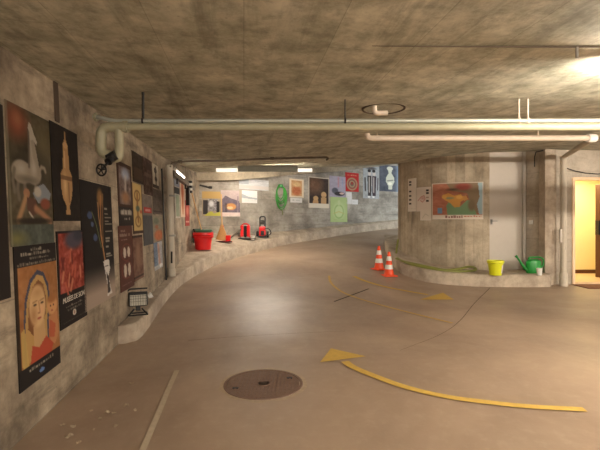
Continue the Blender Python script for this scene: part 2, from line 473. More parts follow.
# downstand beam along the far wall, its soffit height follows the ramp
bt = [(198, 180.5), (240, 180), (300, 174), (340, 171.2), (398, 163.6), (440, 160)]
A, B_, Ct, D = [], [], [], []
for i in range(0, len(far_line) - 8):
    p = far_line[i]; t = far_line[min(i + 1, len(far_line) - 1)] - far_line[max(i - 1, 0)]; t /= np.hypot(*t)
    nr = np.array([t[1], -t[0]]); q = p + nr * 0.42
    if i == 0: q = np.array([-2.95, 12.1])
    px = CX + F * q[0] / q[1]
    zb = CAMZ + (HOR - np.interp(px, [a for a, b in bt], [b for a, b in bt])) / F * q[1]
    zt = max(float(ceil_z(*q)), zb) + 0.1
    A.append((q[0], q[1], zb)); B_.append((q[0], q[1], zt)); Ct.append((p[0], p[1], zt)); D.append((p[0], p[1], zb))
bm_ = MB(); bm_.strip(A, B_); bm_.strip(D, A); bm_.strip(B_, Ct); bm_.strip(Ct, D)
struct(bm_.build('ceiling_beam', M['beam']))

# kerb along the left and far wall
kf = catmull(K_FRONT, 8); kw = catmull(K_WALL, 8)
kh = np.interp(np.arange(len(kf)), [0, 24, 40, 96], [0.20, 0.22, 0.28, 0.30])
ktop = kf[:, 2] + kh
def kerb_z(x, y):
    d = (kf[:, 0] - x) ** 2 + (kf[:, 1] - y) ** 2
    w = 1.0 / (d + 0.01) ** 3
    return float((w * ktop).sum() / w.sum()) + 0.27 * math.sqrt(d.min()) * min(max((y - 9) / 2, 0), 1)
kb = MB(); n = len(kf)
low = [(p[0], p[1], p[2] - 0.15) for p in kf]
rows = [low, [(p[0], p[1], kerb_z(p[0], p[1]) - 0.02) for p in kf]]
for k in range(7):
    u = k / 6; row = []
    for i in range(n):
        x, y = kf[i, :2] * (1 - u) + kw[i] * u
        if k == 0:
            dx = kw[i] - kf[i, :2]; dl = max(np.hypot(*dx), 1e-3); x, y = kf[i, :2] + dx / dl * min(0.02, dl)
        row.append((x, y, kerb_z(x, y)))
    rows.append(row)
for a, b in zip(rows[:-1], rows[1:]): kb.strip(a, b)
struct(kb.build('kerb_left', M['kerb'], smooth=True, angle=60))
def on_kerb(px, py): return on_surface(px, py, kerb_z)

# kerb round the ramp wall and in front of the white door
front = [(2.85, 14.4), (2.62, 13.2), (2.5, 12.2), (2.42, 11.2), (2.38, 10.5), (2.41, 10.15), (2.5, 9.8), (2.72, 9.45), (3.0, 9.27), (3.3, 9.18), (3.65, 9.1), (4.03, 9.03), (4.6, 9.02), (5.2, 9.03), (5.33, 9.07), (5.40, 9.18), (5.42, 9.45)]
fr = catmull(front, 5)
def rkerb_z(x, y): return float(floor_z(x, y)) + 0.26
inn = []
for x, y in fr:
    if x < 4.3:
        a = math.atan2(y - CC[1], x - CC[0]); inn.append((CC[0] + (CR - .08) * math.cos(a), CC[1] + (CR - .08) * math.sin(a)))
    else: inn.append((max(x, 4.42) - 0.02, 10.06 if x < 5.3 else 9.7))
rk = MB(); n = len(fr)
rows = [[(x, y, float(floor_z(x, y)) - .15) for x, y in fr], [(x, y, rkerb_z(x, y) - .02) for x, y in fr]]
for k in range(5):
    u = k / 4
    rows.append([((x * (1 - u) + a * u) + (0.02 if k == 0 and x < 2.6 else 0), (y * (1 - u) + b * u) + (0.02 if k == 0 else 0),
                  rkerb_z(x, y) if k < 4 else rkerb_z(x, y)) for (x, y), (a, b) in zip(fr, inn)])
for a, b in zip(rows[:-1], rows[1:]): rk.strip(a, b)
struct(rk.build('kerb_right', M['kerb'], smooth=True, angle=60))
def rk_surf(x, y):
    i = int(np.argmin((fr[:, 0] - x) ** 2 + (fr[:, 1] - y) ** 2)); return rkerb_z(*fr[i])
def on_rkerb(px, py): return on_surface(px, py, rk_surf)

# white door at the end of the boarded wall
d1 = struct(MB().box((4.83, 10.05, 1.66), (0.80, 0.05, 2.84)).build('door_1', M['door_white'], bevel=0.004))
MB().box((5.245, 10.0, 1.66), (0.06, 0.10, 2.84)).build('door_jamb', M['white_paint'], d1)
hb = MB(); hb.box((4.50, 10.005, 1.38), (0.03, 0.045, 0.12)); hb.tube([(4.50, 10.0, 1.40), (4.50, 9.95, 1.40), (4.61, 9.95, 1.40)], 0.009, 8)
hb.build('door_handle', M['grey'], d1)
# open doorway on the right and the hall behind it
d2 = struct(MB().box((6.04, 9.47, 1.18), (0.06, 0.16, 2.36)).build('door_2', M['frame_door'], bevel=0.004))
MB().box((6.74, 9.47, 2.335), (1.36, 0.16, 0.06)).build('door_frame_head', M['frame_door'], d2)
MB().box((7.46, 9.47, 1.16), (0.08, 0.16, 2.29)).build('door_frame_post', M['frame_door'], d2)
lf = Vector((7.20, 10.36, 0)); hg = Vector((7.44, 9.56, 0)); dr = (lf - hg); ang = math.atan2(dr.y, dr.x); mid = (lf + hg) / 2
leaf = MB().box((mid.x, mid.y, 1.16), (dr.length, 0.05, 2.24), Matrix.Rotation(ang, 3, 'Z')).build('door_leaf', M['brown'], d2, bevel=0.003)
e = lf - dr.normalized() * 0.10
MB().box((e.x - 0.04, e.y - 0.01, 1.24), (0.10, 0.10, 0.34), Matrix.Rotation(ang, 3, 'Z')).build('lock_box', M['black'], leaf, bevel=0.004)
struct(MB().box((7.0, 10.4, 0.0), (2.2, 1.7, 0.05)).build('floor_hall', M['tile']))
struct(MB().box((6.9, 11.27, 1.3), (2.6, 0.1, 2.7)).build('wall_hall_back', M['hall']))
struct(MB().box((5.95, 10.42, 1.3), (0.1, 1.62, 2.7)).build('wall_hall_left', M['hall']))
struct(MB().box((7.95, 10.42, 1.3), (0.1, 1.62, 2.7)).build('wall_hall_right', M['hall']))
struct(MB().box((7.0, 10.42, 2.66), (2.2, 1.7, 0.08)).build('ceiling_hall', M['white_paint']))
struct(MB().box((6.95, 11.205, 0.07), (1.8, 0.03, 0.1)).build('baseboard_hall', M['brown']))

# ------------------------------------------------------------------ printed posters
class Art:
    def __init__(s, w, h, c):
        s.w, s.h = w, h; s.a = np.zeros((h, w, 3)) + np.array(c, float)
        y, x = np.mgrid[0:h, 0:w]; s.x = x / (w - 1); s.y = y / (h - 1)
    def mask(s, m, c, k=1.0):
        m = np.clip(m * k, 0, 1)[..., None]; s.a = s.a * (1 - m) + np.array(c, float) * m; return s
    def rect(s, x0, y0, x1, y1, c, k=1.0):
        return s.mask(((s.x >= x0) & (s.x <= x1) & (s.y >= y0) & (s.y <= y1)).astype(float), c, k)
    def ell(s, cx, cy, rx, ry, c, k=1.0, soft=0.12):
        d = np.sqrt(((s.x - cx) / rx) ** 2 + ((s.y - cy) / ry) ** 2); return s.mask((1 - d) / soft + 0.5, c, k)
    def ring(s, cx, cy, rx, ry, t, c, k=1.0):
        d = np.sqrt(((s.x - cx) / rx) ** 2 + ((s.y - cy) / ry) ** 2); return s.mask(1.4 - np.abs(d - 1) / t, c, k)
    def poly(s, P, c, k=1.0):
        ins = np.zeros(s.x.shape, bool); n = len(P)
        for i in range(n):
            (x0, y0), (x1, y1) = P[i], P[(i + 1) % n]
            if y0 == y1: continue
            cond = ((y0 > s.y) != (y1 > s.y)) & (s.x < (x1 - x0) * (s.y - y0) / (y1 - y0) + x0); ins ^= cond
        return s.mask(ins.astype(float), c, k)
    def line(s, P, w, c, k=1.0):
        asp = s.h / s.w; d = np.full(s.x.shape, 9.0)
        for (x0, y0), (x1, y1) in zip(P[:-1], P[1:]):
            ax, ay, bx, by = x0, y0 * asp, x1, y1 * asp; L2 = (bx - ax) ** 2 + (by - ay) ** 2 + 1e-9
            t = np.clip(((s.x - ax) * (bx - ax) + (s.y * asp - ay) * (by - ay)) / L2, 0, 1)
            d = np.minimum(d, np.hypot(s.x - ax - t * (bx - ax), s.y * asp - ay - t * (by - ay)))
        return s.mask(1.5 - d / w, c, k)
    def noise(s, amt, n=6, x0=0, y0=0, x1=1, y1=1, col=None):
        """soft printed mottling inside a window"""
        acc = np.zeros(s.x.shape)
        for sc in (n, n * 2.1, n * 4.3):
            g = RNG.standard_normal((int(sc * 1.6) + 3, int(sc) + 3))
            u, v = s.x * (sc - 0.01), s.y * (g.shape[0] - 1.01); i, j = u.astype(int), v.astype(int); fu, fv = u - i, v - j
            acc += (g[j, i] * (1 - fu) * (1 - fv) + g[j, i + 1] * fu * (1 - fv) + g[j + 1, i] * (1 - fu) * fv + g[j + 1, i + 1] * fu * fv) / 2
        m = ((s.x >= x0) & (s.x <= x1) & (s.y >= y0) & (s.y <= y1))
        if col is None: s.a = np.clip(s.a + (acc * m)[..., None] * amt, 0, 255)
        else: s.mask(np.clip(acc * amt, 0, 1) * m, col)
        return s
    def scrawl(s, x0, y, x1, h, c, k=0.9):
        """a line of print too small to read"""
        x = x0
        while x < x1:
            w = RNG.uniform(0.02, 0.05); s.rect(x, y - h * RNG.uniform(.6, 1), min(x + w, x1), y, c, k * RNG.uniform(.5, 1)); x += w + RNG.uniform(.008, .02)
        return s

def poster(line, xl, xr, yt, yb, art, label, cat='poster', group=None, name='poster', off=0.008, mid=False):
    zm, leaning = 0.0, line is LEFT
    t0, Y0 = line.hit(xl); t1, Y1 = line.hit(xr)
    for _ in range(3 if leaning else 0):
        zm = CAMZ + (HOR - (yt + yb) / 2) / F * Y0
        line = Line([(x - lean(y) * zm, y) for x, y in left_line]); t0, Y0 = line.hit(xl); t1, Y1 = line.hit(xr)
    def sh(y, z): return -lean(y) * (z - zm) if leaning else 0.0
    Yr = 0.5 * (Y0 + Y1) if mid else Y0
    zt, zb = CAMZ + (HOR - yt) / F * Yr, CAMZ + (HOR - yb) / F * Yr
    h, w = art.a.shape[:2]
    V = []; art.a = art.a * 0.84 + art.a.mean(axis=2, keepdims=True) * 0.13; cols = lin(np.clip(art.a, 0, 255))
    cxy = []
    for i in range(w):
        t = t0 + (t1 - t0) * i / (w - 1); p = line.pos(t); tg = line.tan(t); nr = np.array([tg[1], -tg[0]])
        if nr @ (-p) < 0: nr = -nr
        cxy.append((p + nr * off, p + nr * 0.001))
    for j in range(h):
        z = zt + (zb - zt) * j / (h - 1)
        for i in range(w): V.append((cxy[i][0][0] + sh(cxy[i][0][1], z), cxy[i][0][1], z))
    F_ = [(j * w + i, (j + 1) * w + i, (j + 1) * w + i + 1, j * w + i + 1) for j in range(h - 1) for i in range(w - 1)]
    rim = [i for i in range(w)] + [j * w + w - 1 for j in range(1, h)] + [(h - 1) * w + i for i in range(w - 2, -1, -1)] + [j * w for j in range(h - 2, 0, -1)]
    b = len(V); colv = cols.reshape(-1, 3)
    for r in rim:
        z = zt + (zb - zt) * (r // w) / (h - 1); V.append((cxy[r % w][1][0] + sh(cxy[r % w][1][1], z), cxy[r % w][1][1], z))
    nrim = len(rim)
    for k in range(nrim): F_.append((rim[k], rim[(k + 1) % nrim], b + (k + 1) % nrim, b + k))
    colv = np.vstack([colv, colv[rim]])
    c = np.mean([q[0] for q in cxy], axis=0); c3 = np.array([c[0], c[1], min(zt, zb)])
    me = bpy.data.meshes.new(name); me.from_pydata((np.array(V) - c3).tolist(), [], F_)
    at_ = me.color_attributes.new('art', 'FLOAT_COLOR', 'POINT')
    at_.data.foreach_set('color', np.hstack([colv, np.ones((len(colv), 1))]).ravel())
    me.materials.append(M['art'])
    o = bpy.data.objects.new(name, me); COL.objects.link(o); o.location = c3
    tg = line.tan((t0 + t1) / 2); tg = tg * (1 if t1 > t0 else -1)
    o['_s'] = lean(Y0) if leaning else 0.0; o['_zm'] = zm - min(zt, zb)
    o['_w'] = abs(t1 - t0); o['_h'] = abs(zt - zb); o['_tx'], o['_ty'] = float(tg[0]), float(tg[1])
    return tag(o, label, cat, group)

def lettering(post, body, x, y, size, mat=None, align='CENTER', lab=None):
    """raised print on a poster; x, y are fractions from its upper left corner"""
    cu = bpy.data.curves.new('lettering', 'FONT'); cu.body = body; cu.size = size; cu.align_x = align; cu.extrude = 0.0006
    tmp = bpy.data.objects.new('lettering', cu); COL.objects.link(tmp)
    bpy.context.view_layer.update()
    me = bpy.data.meshes.new_from_object(tmp.evaluated_get(bpy.context.evaluated_depsgraph_get()))
    bpy.data.objects.remove(tmp)
    w, h = post['_w'], post['_h']; tx, ty = post['_tx'], post['_ty']
    nx, ny = ty, -tx
    o = bpy.data.objects.new('lettering', me); COL.objects.link(o); me.materials.clear(); me.materials.append(mat or M['paper_ink'])
    R = Matrix(((tx, 0, nx, 0), (ty, 0, ny, 0), (0, 1, 0, 0), (0, 0, 0, 1)))
    u = (x - 0.5) * w
    o.parent = post; o.matrix_local = Matrix.Translation((tx * u + nx * .003 - post['_s'] * (h * (1 - y) - post['_zm']), ty * u + ny * .002, h * (1 - y))) @ R
    return o

# --- big posters on the left wall
a = Art(24, 70, (40, 32, 28)); a.rect(0, 0, .25, 1, (30, 25, 22))
poster(LEFT, -40, 5.5, 83, 312, a, 'plain dark brown poster at the very edge beside the pale horse poster')

INK = (184, 172, 150)
a = Art(72, 124, (84, 74, 52)); a.noise(14, 5)
a.ell(.2, .12, .26, .13, (138, 70, 46), .8, .9).ell(.22, .10, .10, .06, (160, 100, 64), .6, .8).ell(.8, .25, .25, .2, (104, 92, 62), .6, .8)
a.ell(.5, .44, .5, .18, (50, 44, 34), .6, .8)
HC, HD, HL = (150, 136, 116), (112, 100, 84), (172, 160, 140)
a.line([(.20, .52), (.17, .60), (.20, .67)], .030, HD).line([(.32, .54), (.34, .66)], .034, HD).line([(.56, .52), (.58, .60), (.54, .66)], .030, HD)
a.ell(.28, .47, .22, .085, HC, 1, .15).ell(.54, .465, .19, .085, HC, 1, .15).poly([(.2, .40), (.6, .40), (.7, .48), (.58, .545), (.24, .54)], HC)
a.poly([(.46, .44), (.46, .30), (.47, .20), (.56, .18), (.63, .30), (.70, .44), (.6, .48)], HC).poly([(.47, .20), (.45, .13), (.48, .08), (.53, .10), (.58, .155), (.66, .215), (.63, .24), (.55, .205), (.50, .22)], HL)
a.ell(.26, .45, .12, .05, HL, .7, .8).ell(.55, .43, .07, .06, HL, .7, .8).ell(.40, .52, .24, .03, HD, .7, .8).line([(.49, .22), (.52, .34), (.58, .44)], .022, HL, .5).line([(.455, .16), (.45, .3), (.44, .42)], .022, (92, 80, 66), .8)
a.line([(.66, .45), (.74, .40), (.82, .405), (.84, .43)], .026, HC).line([(.12, .46), (.08, .54), (.11, .62)], .03, HD)
a.poly([(.50, .62), (.62, .56), (.78, .53), (.96, .60), (.92, .65), (.80, .67), (.62, .69)], (128, 136, 142)).ell(.62, .60, .09, .04, (180, 168, 150), 1, .5)
a.ell(.36, .62, .07, .035, (164, 112, 78)).line([(.34, .65), (.26, .73), (.16, .82)], .042, (172, 128, 86)).poly([(.36, .65), (.56, .66), (.62, .76), (.46, .79), (.36, .74)], (96, 62, 48)).line([(.56, .73), (.72, .77), (.92, .83)], .048, (168, 116, 80)).ell(.80, .69, .13, .045, (140, 72, 50), .9, .4).line([(.4, .76), (.52, .82)], .015, (190, 180, 160), .8)
a.ell(.5, .825, .46, .025, (44, 36, 28), .8, .6)
a.rect(0, .85, 1, 1, (78, 84, 74)); a.noise(10, 8, 0, .85, 1, 1); a.ell(.1, .95, .25, .06, (122, 116, 66), .6, .8).rect(0, 0, .03, 1, (132, 122, 98), .6)
poster(LEFT, 7, 50.5, 99, 247, a, 'tall poster of a pale horse rearing over fallen figures, left of the vase poster')

a = Art(64, 130, (168, 108, 58)); a.rect(0, 0, 1, .15, (36, 30, 28))
a.scrawl(.36, .04, .62, .022, INK, .8).scrawl(.14, .075, .84, .028, INK, .9).scrawl(.32, .105, .78, .018, INK, .7).scrawl(.06, .14, .96, .020, INK, .7)
a.noise(9, 6, 0, .15, 1, .82); a.rect(0, .15, .05, .86, (40, 32, 26), .9)
a.poly([(.12, .84), (.13, .56), (.18, .38), (.30, .25), (.48, .19), (.64, .22), (.75, .32), (.78, .46), (.72, .6), (.70, .86)], (70, 72, 92))
a.poly([(.16, .84), (.17, .56), (.22, .40), (.33, .28), (.48, .225), (.62, .25), (.71, .34), (.73, .46), (.68, .6), (.66, .86)], (192, 148, 82))
a.poly([(.22, .60), (.26, .42), (.36, .31), (.50, .265), (.62, .31), (.68, .42), (.66, .54), (.4, .7)], (130, 80, 42))
a.poly([(.34, .60), (.60, .56), (.64, .76), (.34, .76)], (204, 158, 102))
a.ell(.46, .46, .195, .155, (220, 176, 120), 1, .18).ell(.47, .36, .17, .05, (196, 148, 94), .6, .8).ell(.36, .52, .08, .07, (186, 134, 84), .7, .9).ell(.54, .50, .07, .05, (230, 170, 124), .6, .9)
for x_ in (.40, .57): a.ell(x_, .447, .040, .009, (84, 58, 40), .9, .6).line([(x_ - .05, .425), (x_ + .05, .42)], .010, (140, 96, 58), .7)
a.line([(.49, .43), (.51, .505)], .014, (180, 130, 84), .8).ell(.49, .515, .035, .008, (170, 118, 78), .8, .6).ell(.49, .555, .05, .010, (176, 84, 62), .9, .5)
a.ell(.83, .50, .14, .075, (214, 152, 94), 1, .25).ell(.83, .445, .13, .035, (170, 106, 54), .8, .5)
for x_ in (.78, .87): a.ell(x_, .50, .02, .007, (90, 58, 38))
a.ell(.82, .54, .03, .006, (176, 90, 64)).poly([(.72, .58), (.96, .56), (.98, .74), (.86, .82), (.74, .76)], (196, 128, 78)).poly([(.74, .60), (.90, .66), (.86, .76), (.72, .74)], (188, 80, 50), .8)
a.poly([(.24, .86), (.30, .73), (.46, .77), (.64, .71), (.82, .80), (.74, .88)], (186, 70, 44)).poly([(.07, .60), (.15, .58), (.22, .86), (.08, .86)], (198, 162, 84), .9)
a.rect(0, .86, 1, 1, (36, 30, 28)); a.scrawl(.22, .90, .82, .022, INK, .9).ell(.5, .945, .06, .016, (96, 130, 190))
poster(LEFT, 15.5, 57, 247, 394, a, 'poster of a haloed woman in red holding a child, lowest on the wall')

a = Art(44, 110, (32, 26, 22)); a.noise(5, 5)
a.poly([(.46, .13), (.54, .13), (.60, .24), (.62, .44), (.70, .50), (.72, .62), (.66, .76), (.57, .84), (.60, .93), (.42, .93), (.46, .84), (.34, .76), (.28, .62), (.30, .50), (.39, .44), (.40, .24)], (176, 132, 82))
a.ell(.50, .19, .09, .035, (196, 152, 98)).rect(.44, .25, .48, .44, (212, 176, 122), .7).ell(.44, .62, .07, .13, (216, 176, 118), .6, .8).rect(.28, .52, .72, .56, (112, 76, 46), .8).rect(.54, .58, .60, .80, (110, 76, 46), .5).line([(.5, .05), (.5, .14)], .02, (176, 132, 82))
poster(LEFT, 50.8, 78, 120, 221, a, 'narrow dark poster of a slender golden vase beside the pale horse')

a = Art(52, 100, (34, 27, 25)); a.rect(.05, .03, .95, .64, (158, 62, 46)); a.noise(26, 7, .05, .03, .95, .64)
a.ell(.60, .10, .34, .10, (74, 70, 84), .9, .5).ell(.78, .06, .2, .06, (54, 56, 70), .8, .6)
for k_ in range(13):
    x_, y_ = RNG.uniform(.12, .88), RNG.uniform(.2, .56); a.line([(x_, y_), (x_ + RNG.uniform(-.1, .1), y_ + .12)], .03, [(206, 128, 92), (110, 34, 30), (196, 92, 64)][k_ % 3], .8)
a.scrawl(.2, .805, .82, .018, INK, .7).scrawl(.26, .84, .78, .018, INK, .6).scrawl(.1, .955, .92, .012, INK, .4)
a.ell(.5, .885, .06, .032, (214, 200, 180)).ell(.5, .885, .03, .018, (150, 110, 92))
p_ = poster(LEFT, 57.5, 84.5, 231.5, 331, a, 'black edged poster of crowded red figures below the golden vase')
lettering(p_, 'MUSÉES DE SION', .5, .745, 0.062)

a = Art(52, 124, (30, 26, 24)); a.mask(np.clip((a.y - .68) / .22, 0, 1), (176, 152, 132), .95)
a.ell(.58, .12, .10, .08, (140, 100, 52), .9, .6).line([(.60, .10), (.58, .26), (.56, .44), (.66, .66)], .016, (176, 116, 62)).line([(.50, .16), (.52, .30), (.60, .50), (.66, .64)], .012, (196, 142, 84)).line([(.68, .08), (.64, .3), (.62, .5)], .012, (150, 104, 60))
a.line([(.30, .24), (.42, .34), (.56, .54)], .010, (110, 120, 70)).ell(.24, .27, .07, .03, (62, 76, 116)).ell(.38, .45, .06, .03, (66, 80, 118)).ell(.30, .34, .04, .02, (76, 90, 124))
a.poly([(.60, .66), (.80, .65), (.83, .74), (.76, .80), (.83, .92), (.88, .96), (.70, .97), (.72, .9), (.66, .76)], (214, 206, 196)).poly([(.70, .76), (.76, .80), (.82, .94), (.72, .95)], (60, 52, 48)).rect(.66, .70, .78, .715, (40, 34, 32))
for y_, l_ in ((.20, .10), (.245, .12), (.28, .24), (.31, .14), (.335, .26), (.40, .26), (.46, .16), (.485, .14), (.535, .10), (.60, .16), (.62, .22)):
    a.rect(.72, y_, .72 + l_, y_ + .012, INK, .8)
poster(LEFT, 81.5, 112.5, 179, 312.5, a, 'tall black poster of a dried flower stem in a white shoe, below the valve')

# --- crowded group of smaller posters further along the left wall
a = Art(26, 70, (70, 44, 34)); a.rect(.1, .06, .9, .66, (120, 100, 92)); a.noise(24, 5, .1, .06, .9, .66); a.ell(.55, .16, .3, .1, (168, 176, 196), .8, .6).line([(.55, .2), (.5, .45)], .08, (196, 184, 170), .6).ell(.5, .55, .3, .1, (164, 116, 78), .7, .6)
a.rect(.0, .70, 1, 1, (46, 38, 36)); a.rect(.16, .75, .9, .83, (150, 138, 120), .6).scrawl(.12, .82, .9, .09, (206, 196, 180), .8).scrawl(.35, .90, .72, .035, (190, 180, 164), .8)
poster(LEFT, 117.5, 131.5, 160, 226, a, 'brown framed poster with a bluish scene over a dark caption, right of the flower stem')
a = Art(24, 70, (92, 52, 42)); a.scrawl(.1, .10, .5, .04, INK, .7).scrawl(.08, .17, .8, .05, INK, .7).scrawl(.1, .23, .6, .02, INK, .6)
for y_ in (.42, .70): a.ell(.36, y_, .10, .085 + .02 * (y_ > .5), (206, 190, 168)).ell(.66, y_, .10, .085 + .02 * (y_ > .5), (206, 190, 168)).ring(.5, y_, .36, .13, .08, (124, 66, 52), .8)
a.scrawl(.1, .92, .8, .02, INK, .4)
poster(LEFT, 119, 132.5, 226, 293, a, 'red brown poster with two rows of pale shoe sole shapes')
a = Art(20, 60, (58, 44, 34)); a.noise(10, 5); a.rect(.1, .5, .9, .9, (84, 62, 46))
poster(LEFT, 132, 142.5, 150, 181, a, 'dim brown poster under the ceiling, above the tan figure poster')
a = Art(24, 62, (206, 172, 104)); a.rect(0, 0, .06, 1, (80, 54, 40)).rect(.94, 0, 1, 1, (80, 54, 40)).rect(0, .94, 1, 1, (70, 46, 36)).ring(.5, .24, .26, .10, .2, (120, 84, 46), .8).line([(.5, .2), (.46, .5), (.52, .76)], .09, (150, 100, 50), .8).ell(.5, .5, .2, .06, (92, 104, 84), .9, .5).ell(.82, .56, .12, .04, (196, 92, 58), .8, .5).ring(.5, .76, .26, .10, .2, (130, 94, 50), .8)
poster(LEFT, 132, 142, 182, 234, a, 'tan poster with an ornate standing figure and dark borders')
a = Art(20, 50, (120, 84, 66)); a.noise(14, 5); a.rect(0, 0, 1, .06, (60, 42, 36)).rect(0, .9, 1, .95, (66, 46, 38)).ell(.5, .4, .25, .3, (146, 108, 84), .7, .7)
poster(LEFT, 133, 142.5, 236, 282, a, 'faded brown poster beside the shoe sole poster')
a = Art(22, 50, (84, 60, 50)); a.noise(22, 5); a.rect(.1, .4, .9, .5, (120, 96, 80), .7).rect(.3, .1, .9, .3, (60, 42, 36), .8)
poster(LEFT, 143, 152, 156, 194, a, 'dark brown torn poster below the ceiling beside the black fish poster')
a = Art(22, 64, (124, 110, 100)); a.noise(10, 4, 0, 0, 1, .3); a.rect(.1, .24, .95, .36, (190, 54, 46)).scrawl(.2, .32, .8, .05, (230, 200, 190), .8).rect(0, .40, 1, 1, (82, 82, 84)); a.noise(6, 4, 0, .4, 1, 1)
poster(LEFT, 142.5, 152, 194, 246, a, 'grey poster with a small red title band')
a = Art(18, 50, (196, 184, 160)); a.ell(.45, .26, .25, .12, (52, 42, 36)).ell(.5, .62, .22, .12, (60, 48, 40)).ell(.45, .26, .1, .05, (200, 188, 166)).line([(.5, .1), (.5, .85)], .1, (70, 56, 46), .8).rect(0, .86, 1, 1, (70, 56, 46))
poster(LEFT, 152.5, 158, 163, 187, a, 'narrow white poster with dark fish like shapes under the ceiling')
a = Art(20, 46, (98, 84, 74)); a.noise(12, 5); a.rect(.05, .86, .95, .92, (60, 48, 42), .8)
poster(LEFT, 152.5, 161.5, 188, 214, a, 'dim grey brown poster above the orange and grey one')
a = Art(20, 50, (150, 140, 118)); a.ell(.35, .22, .3, .12, (110, 120, 96), .8, .6).ell(.6, .78, .5, .22, (206, 112, 62), .9, .5).ell(.4, .45, .2, .08, (176, 110, 76), .8, .6); a.noise(8, 5)
poster(LEFT, 152.5, 161.5, 215, 242, a, 'grey poster with an orange lower half')
a = Art(20, 44, (176, 176, 176)); a.rect(0, 0, .4, .85, (110, 128, 152)).line([(.5, .1), (.6, .8)], .12, (200, 150, 130), .8).ell(.75, .9, .2, .07, (236, 232, 226)); a.noise(14, 5)
poster(LEFT, 154, 162, 243, 271, a, 'bluish white poster, lowest beside the pale vertical pipe')
# beyond the pipe
a = Art(16, 60, (178, 168, 150)); a.rect(0, .22, 1, .38, (46, 42, 38)).rect(.2, .4, .9, .95, (132, 140, 112)).rect(0, 0, 1, .2, (120, 124, 134)); a.noise(8, 4)
poster(LEFT, 174.5, 179.5, 178, 218, a, 'greenish grey poster with a black band just past the pale pipe')
a = Art(18, 60, (216, 184, 150)); a.ell(.5, .3, .3, .2, (206, 110, 60), .9, .6).ell(.5, .65, .26, .2, (222, 150, 96), .8, .6).line([(.4, .1), (.5, .9)], .1, (190, 80, 48), .7)
poster(LEFT, 180, 184.5, 179, 217, a, 'cream poster with orange figures under the wall rail')
a = Art(16, 50, (176, 60, 50)); a.ell(.5, .4, .3, .2, (226, 120, 96), .8, .6).rect(.1, .8, .9, .86, (240, 190, 170), .7)
poster(LEFT, 184.8, 189, 200, 226, a, 'red poster on the left wall above the red buckets', off=0.012)

# --- far wall
a = Art(48, 62, (176, 158, 134)); a.rect(0, 0, 1, .28, (206, 166, 96)).rect(.06, .36, .30, .92, (60, 56, 58)).rect(.30, .30, .84, .80, (150, 146, 150)); a.noise(34, 7, .3, .3, .84, .8); a.rect(.78, .4, .95, .85, (52, 46, 44)).poly([(.1, 1), (.3, .88), (.5, .80), (.66, .9), (1, .82), (1, 1)], (206, 202, 76)); a.ell(.5, .5, .14, .12, (226, 226, 230), .8, .5)
poster(FAR, 202, 220.5, 191.5, 216, a, 'poster with a yellow sky and lime base over the straw broom', mid=True)
a = Art(48, 62, (196, 174, 170)); a.poly([(0, .40), (.22, .20), (.5, .30), (1, .42), (1, .84), (0, .84)], (112, 98, 112)).ell(.5, .62, .28, .13, (226, 152, 84), 1, .3).ell(.45, .66, .16, .05, (240, 206, 150)).rect(.2, .5, .3, .84, (70, 60, 66), .6).rect(.84, .2, .9, .84, (150, 130, 140)).rect(0, .84, 1, 1, (230, 208, 200)); a.noise(7, 6)
poster(FAR, 220.8, 240, 190.5, 216.5, a, 'mauve poster of a dark mountain with an orange glow', mid=True)
a = Art(60, 30, (206, 206, 206)); a.noise(12, 5); a.rect(0, .62, 1, .9, (214, 204, 196)).scrawl(.5, .2, .9, .1, (150, 160, 170), .5).rect(0, 0, .3, .5, (172, 180, 186))
poster(FAR, 239, 268.5, 179.5, 190, a, 'wide pale glossy sheet pinned to the far wall', cat='sheet', name='paper_sheet', mid=True)
a = Art(40, 36, (236, 234, 230)); a.poly([(0, .2), (.5, .5), (1, .6), (1, .7), (.4, .65), (0, .6)], (176, 184, 190)).rect(0, 0, .14, 1, (186, 172, 150)); a.scrawl(.3, .8, .9, .08, (200, 196, 190), .5)
poster(FAR, 239, 257, 190.5, 203, a, 'small bright white sheet below the wide pale one', cat='sheet', name='paper_sheet', mid=True, off=0.012)
a = Art(44, 54, (236, 216, 184)); a.rect(.12, .08, .88, .92, (214, 162, 106)).ell(.5, .62, .32, .26, (192, 106, 62), .9, .5).ell(.5, .3, .26, .14, (230, 190, 130), .8, .6); a.noise(12, 7, .12, .08, .88, .92)
poster(FAR, 289.3, 303.6, 179, 197.5, a, 'cream bordered poster with an orange brown scene beside the green hose', mid=True)
a = Art(30, 14, (226, 222, 216)); a.scrawl(.15, .55, .85, .18, (120, 116, 112), .7)
poster(FAR, 290.3, 302, 198, 202.6, a, 'white caption strip below the orange brown poster', cat='sheet', name='caption_strip', mid=True)
a = Art(54, 66, (66, 50, 42)); a.ell(.3, .25, .4, .3, (120, 84, 58), .8, .8); a.noise(8, 5); a.rect(0, .86, 1, 1, (238, 226, 204)).rect(0, 0, 1, .03, (226, 212, 190)).rect(0, 0, .03, 1, (226, 212, 190)).rect(.97, 0, 1, 1, (226, 212, 190))
a.rect(.60, .66, .86, .86, (206, 162, 108)).ell(.73, .56, .13, .10, (222, 176, 118)).rect(.66, .60, .80, .68, (206, 160, 106)).poly([(.18, .86), (.24, .72), (.44, .72), (.48, .86)], (206, 158, 104)).ell(.34, .68, .12, .07, (216, 170, 112))
poster(FAR, 308.5, 329, 177.5, 208, a, 'dark poster of two clay figurines above a white strip', mid=True)
a = Art(44, 58, (176, 168, 188)); a.line([(.55, .06), (.55, .5)], .05, (206, 130, 140), .6).line([(.8, .1), (.8, .5)], .04, (150, 160, 200), .6).ell(.34, .70, .20, .14, (96, 96, 110), 1, .3).ell(.62, .84, .32, .10, (58, 52, 56), 1, .3).ell(.76, .82, .14, .05, (226, 190, 180)); a.noise(6, 5)
poster(FAR, 329.4, 345.4, 176.3, 197, a, 'lavender poster with a grey cat like shape', mid=True)
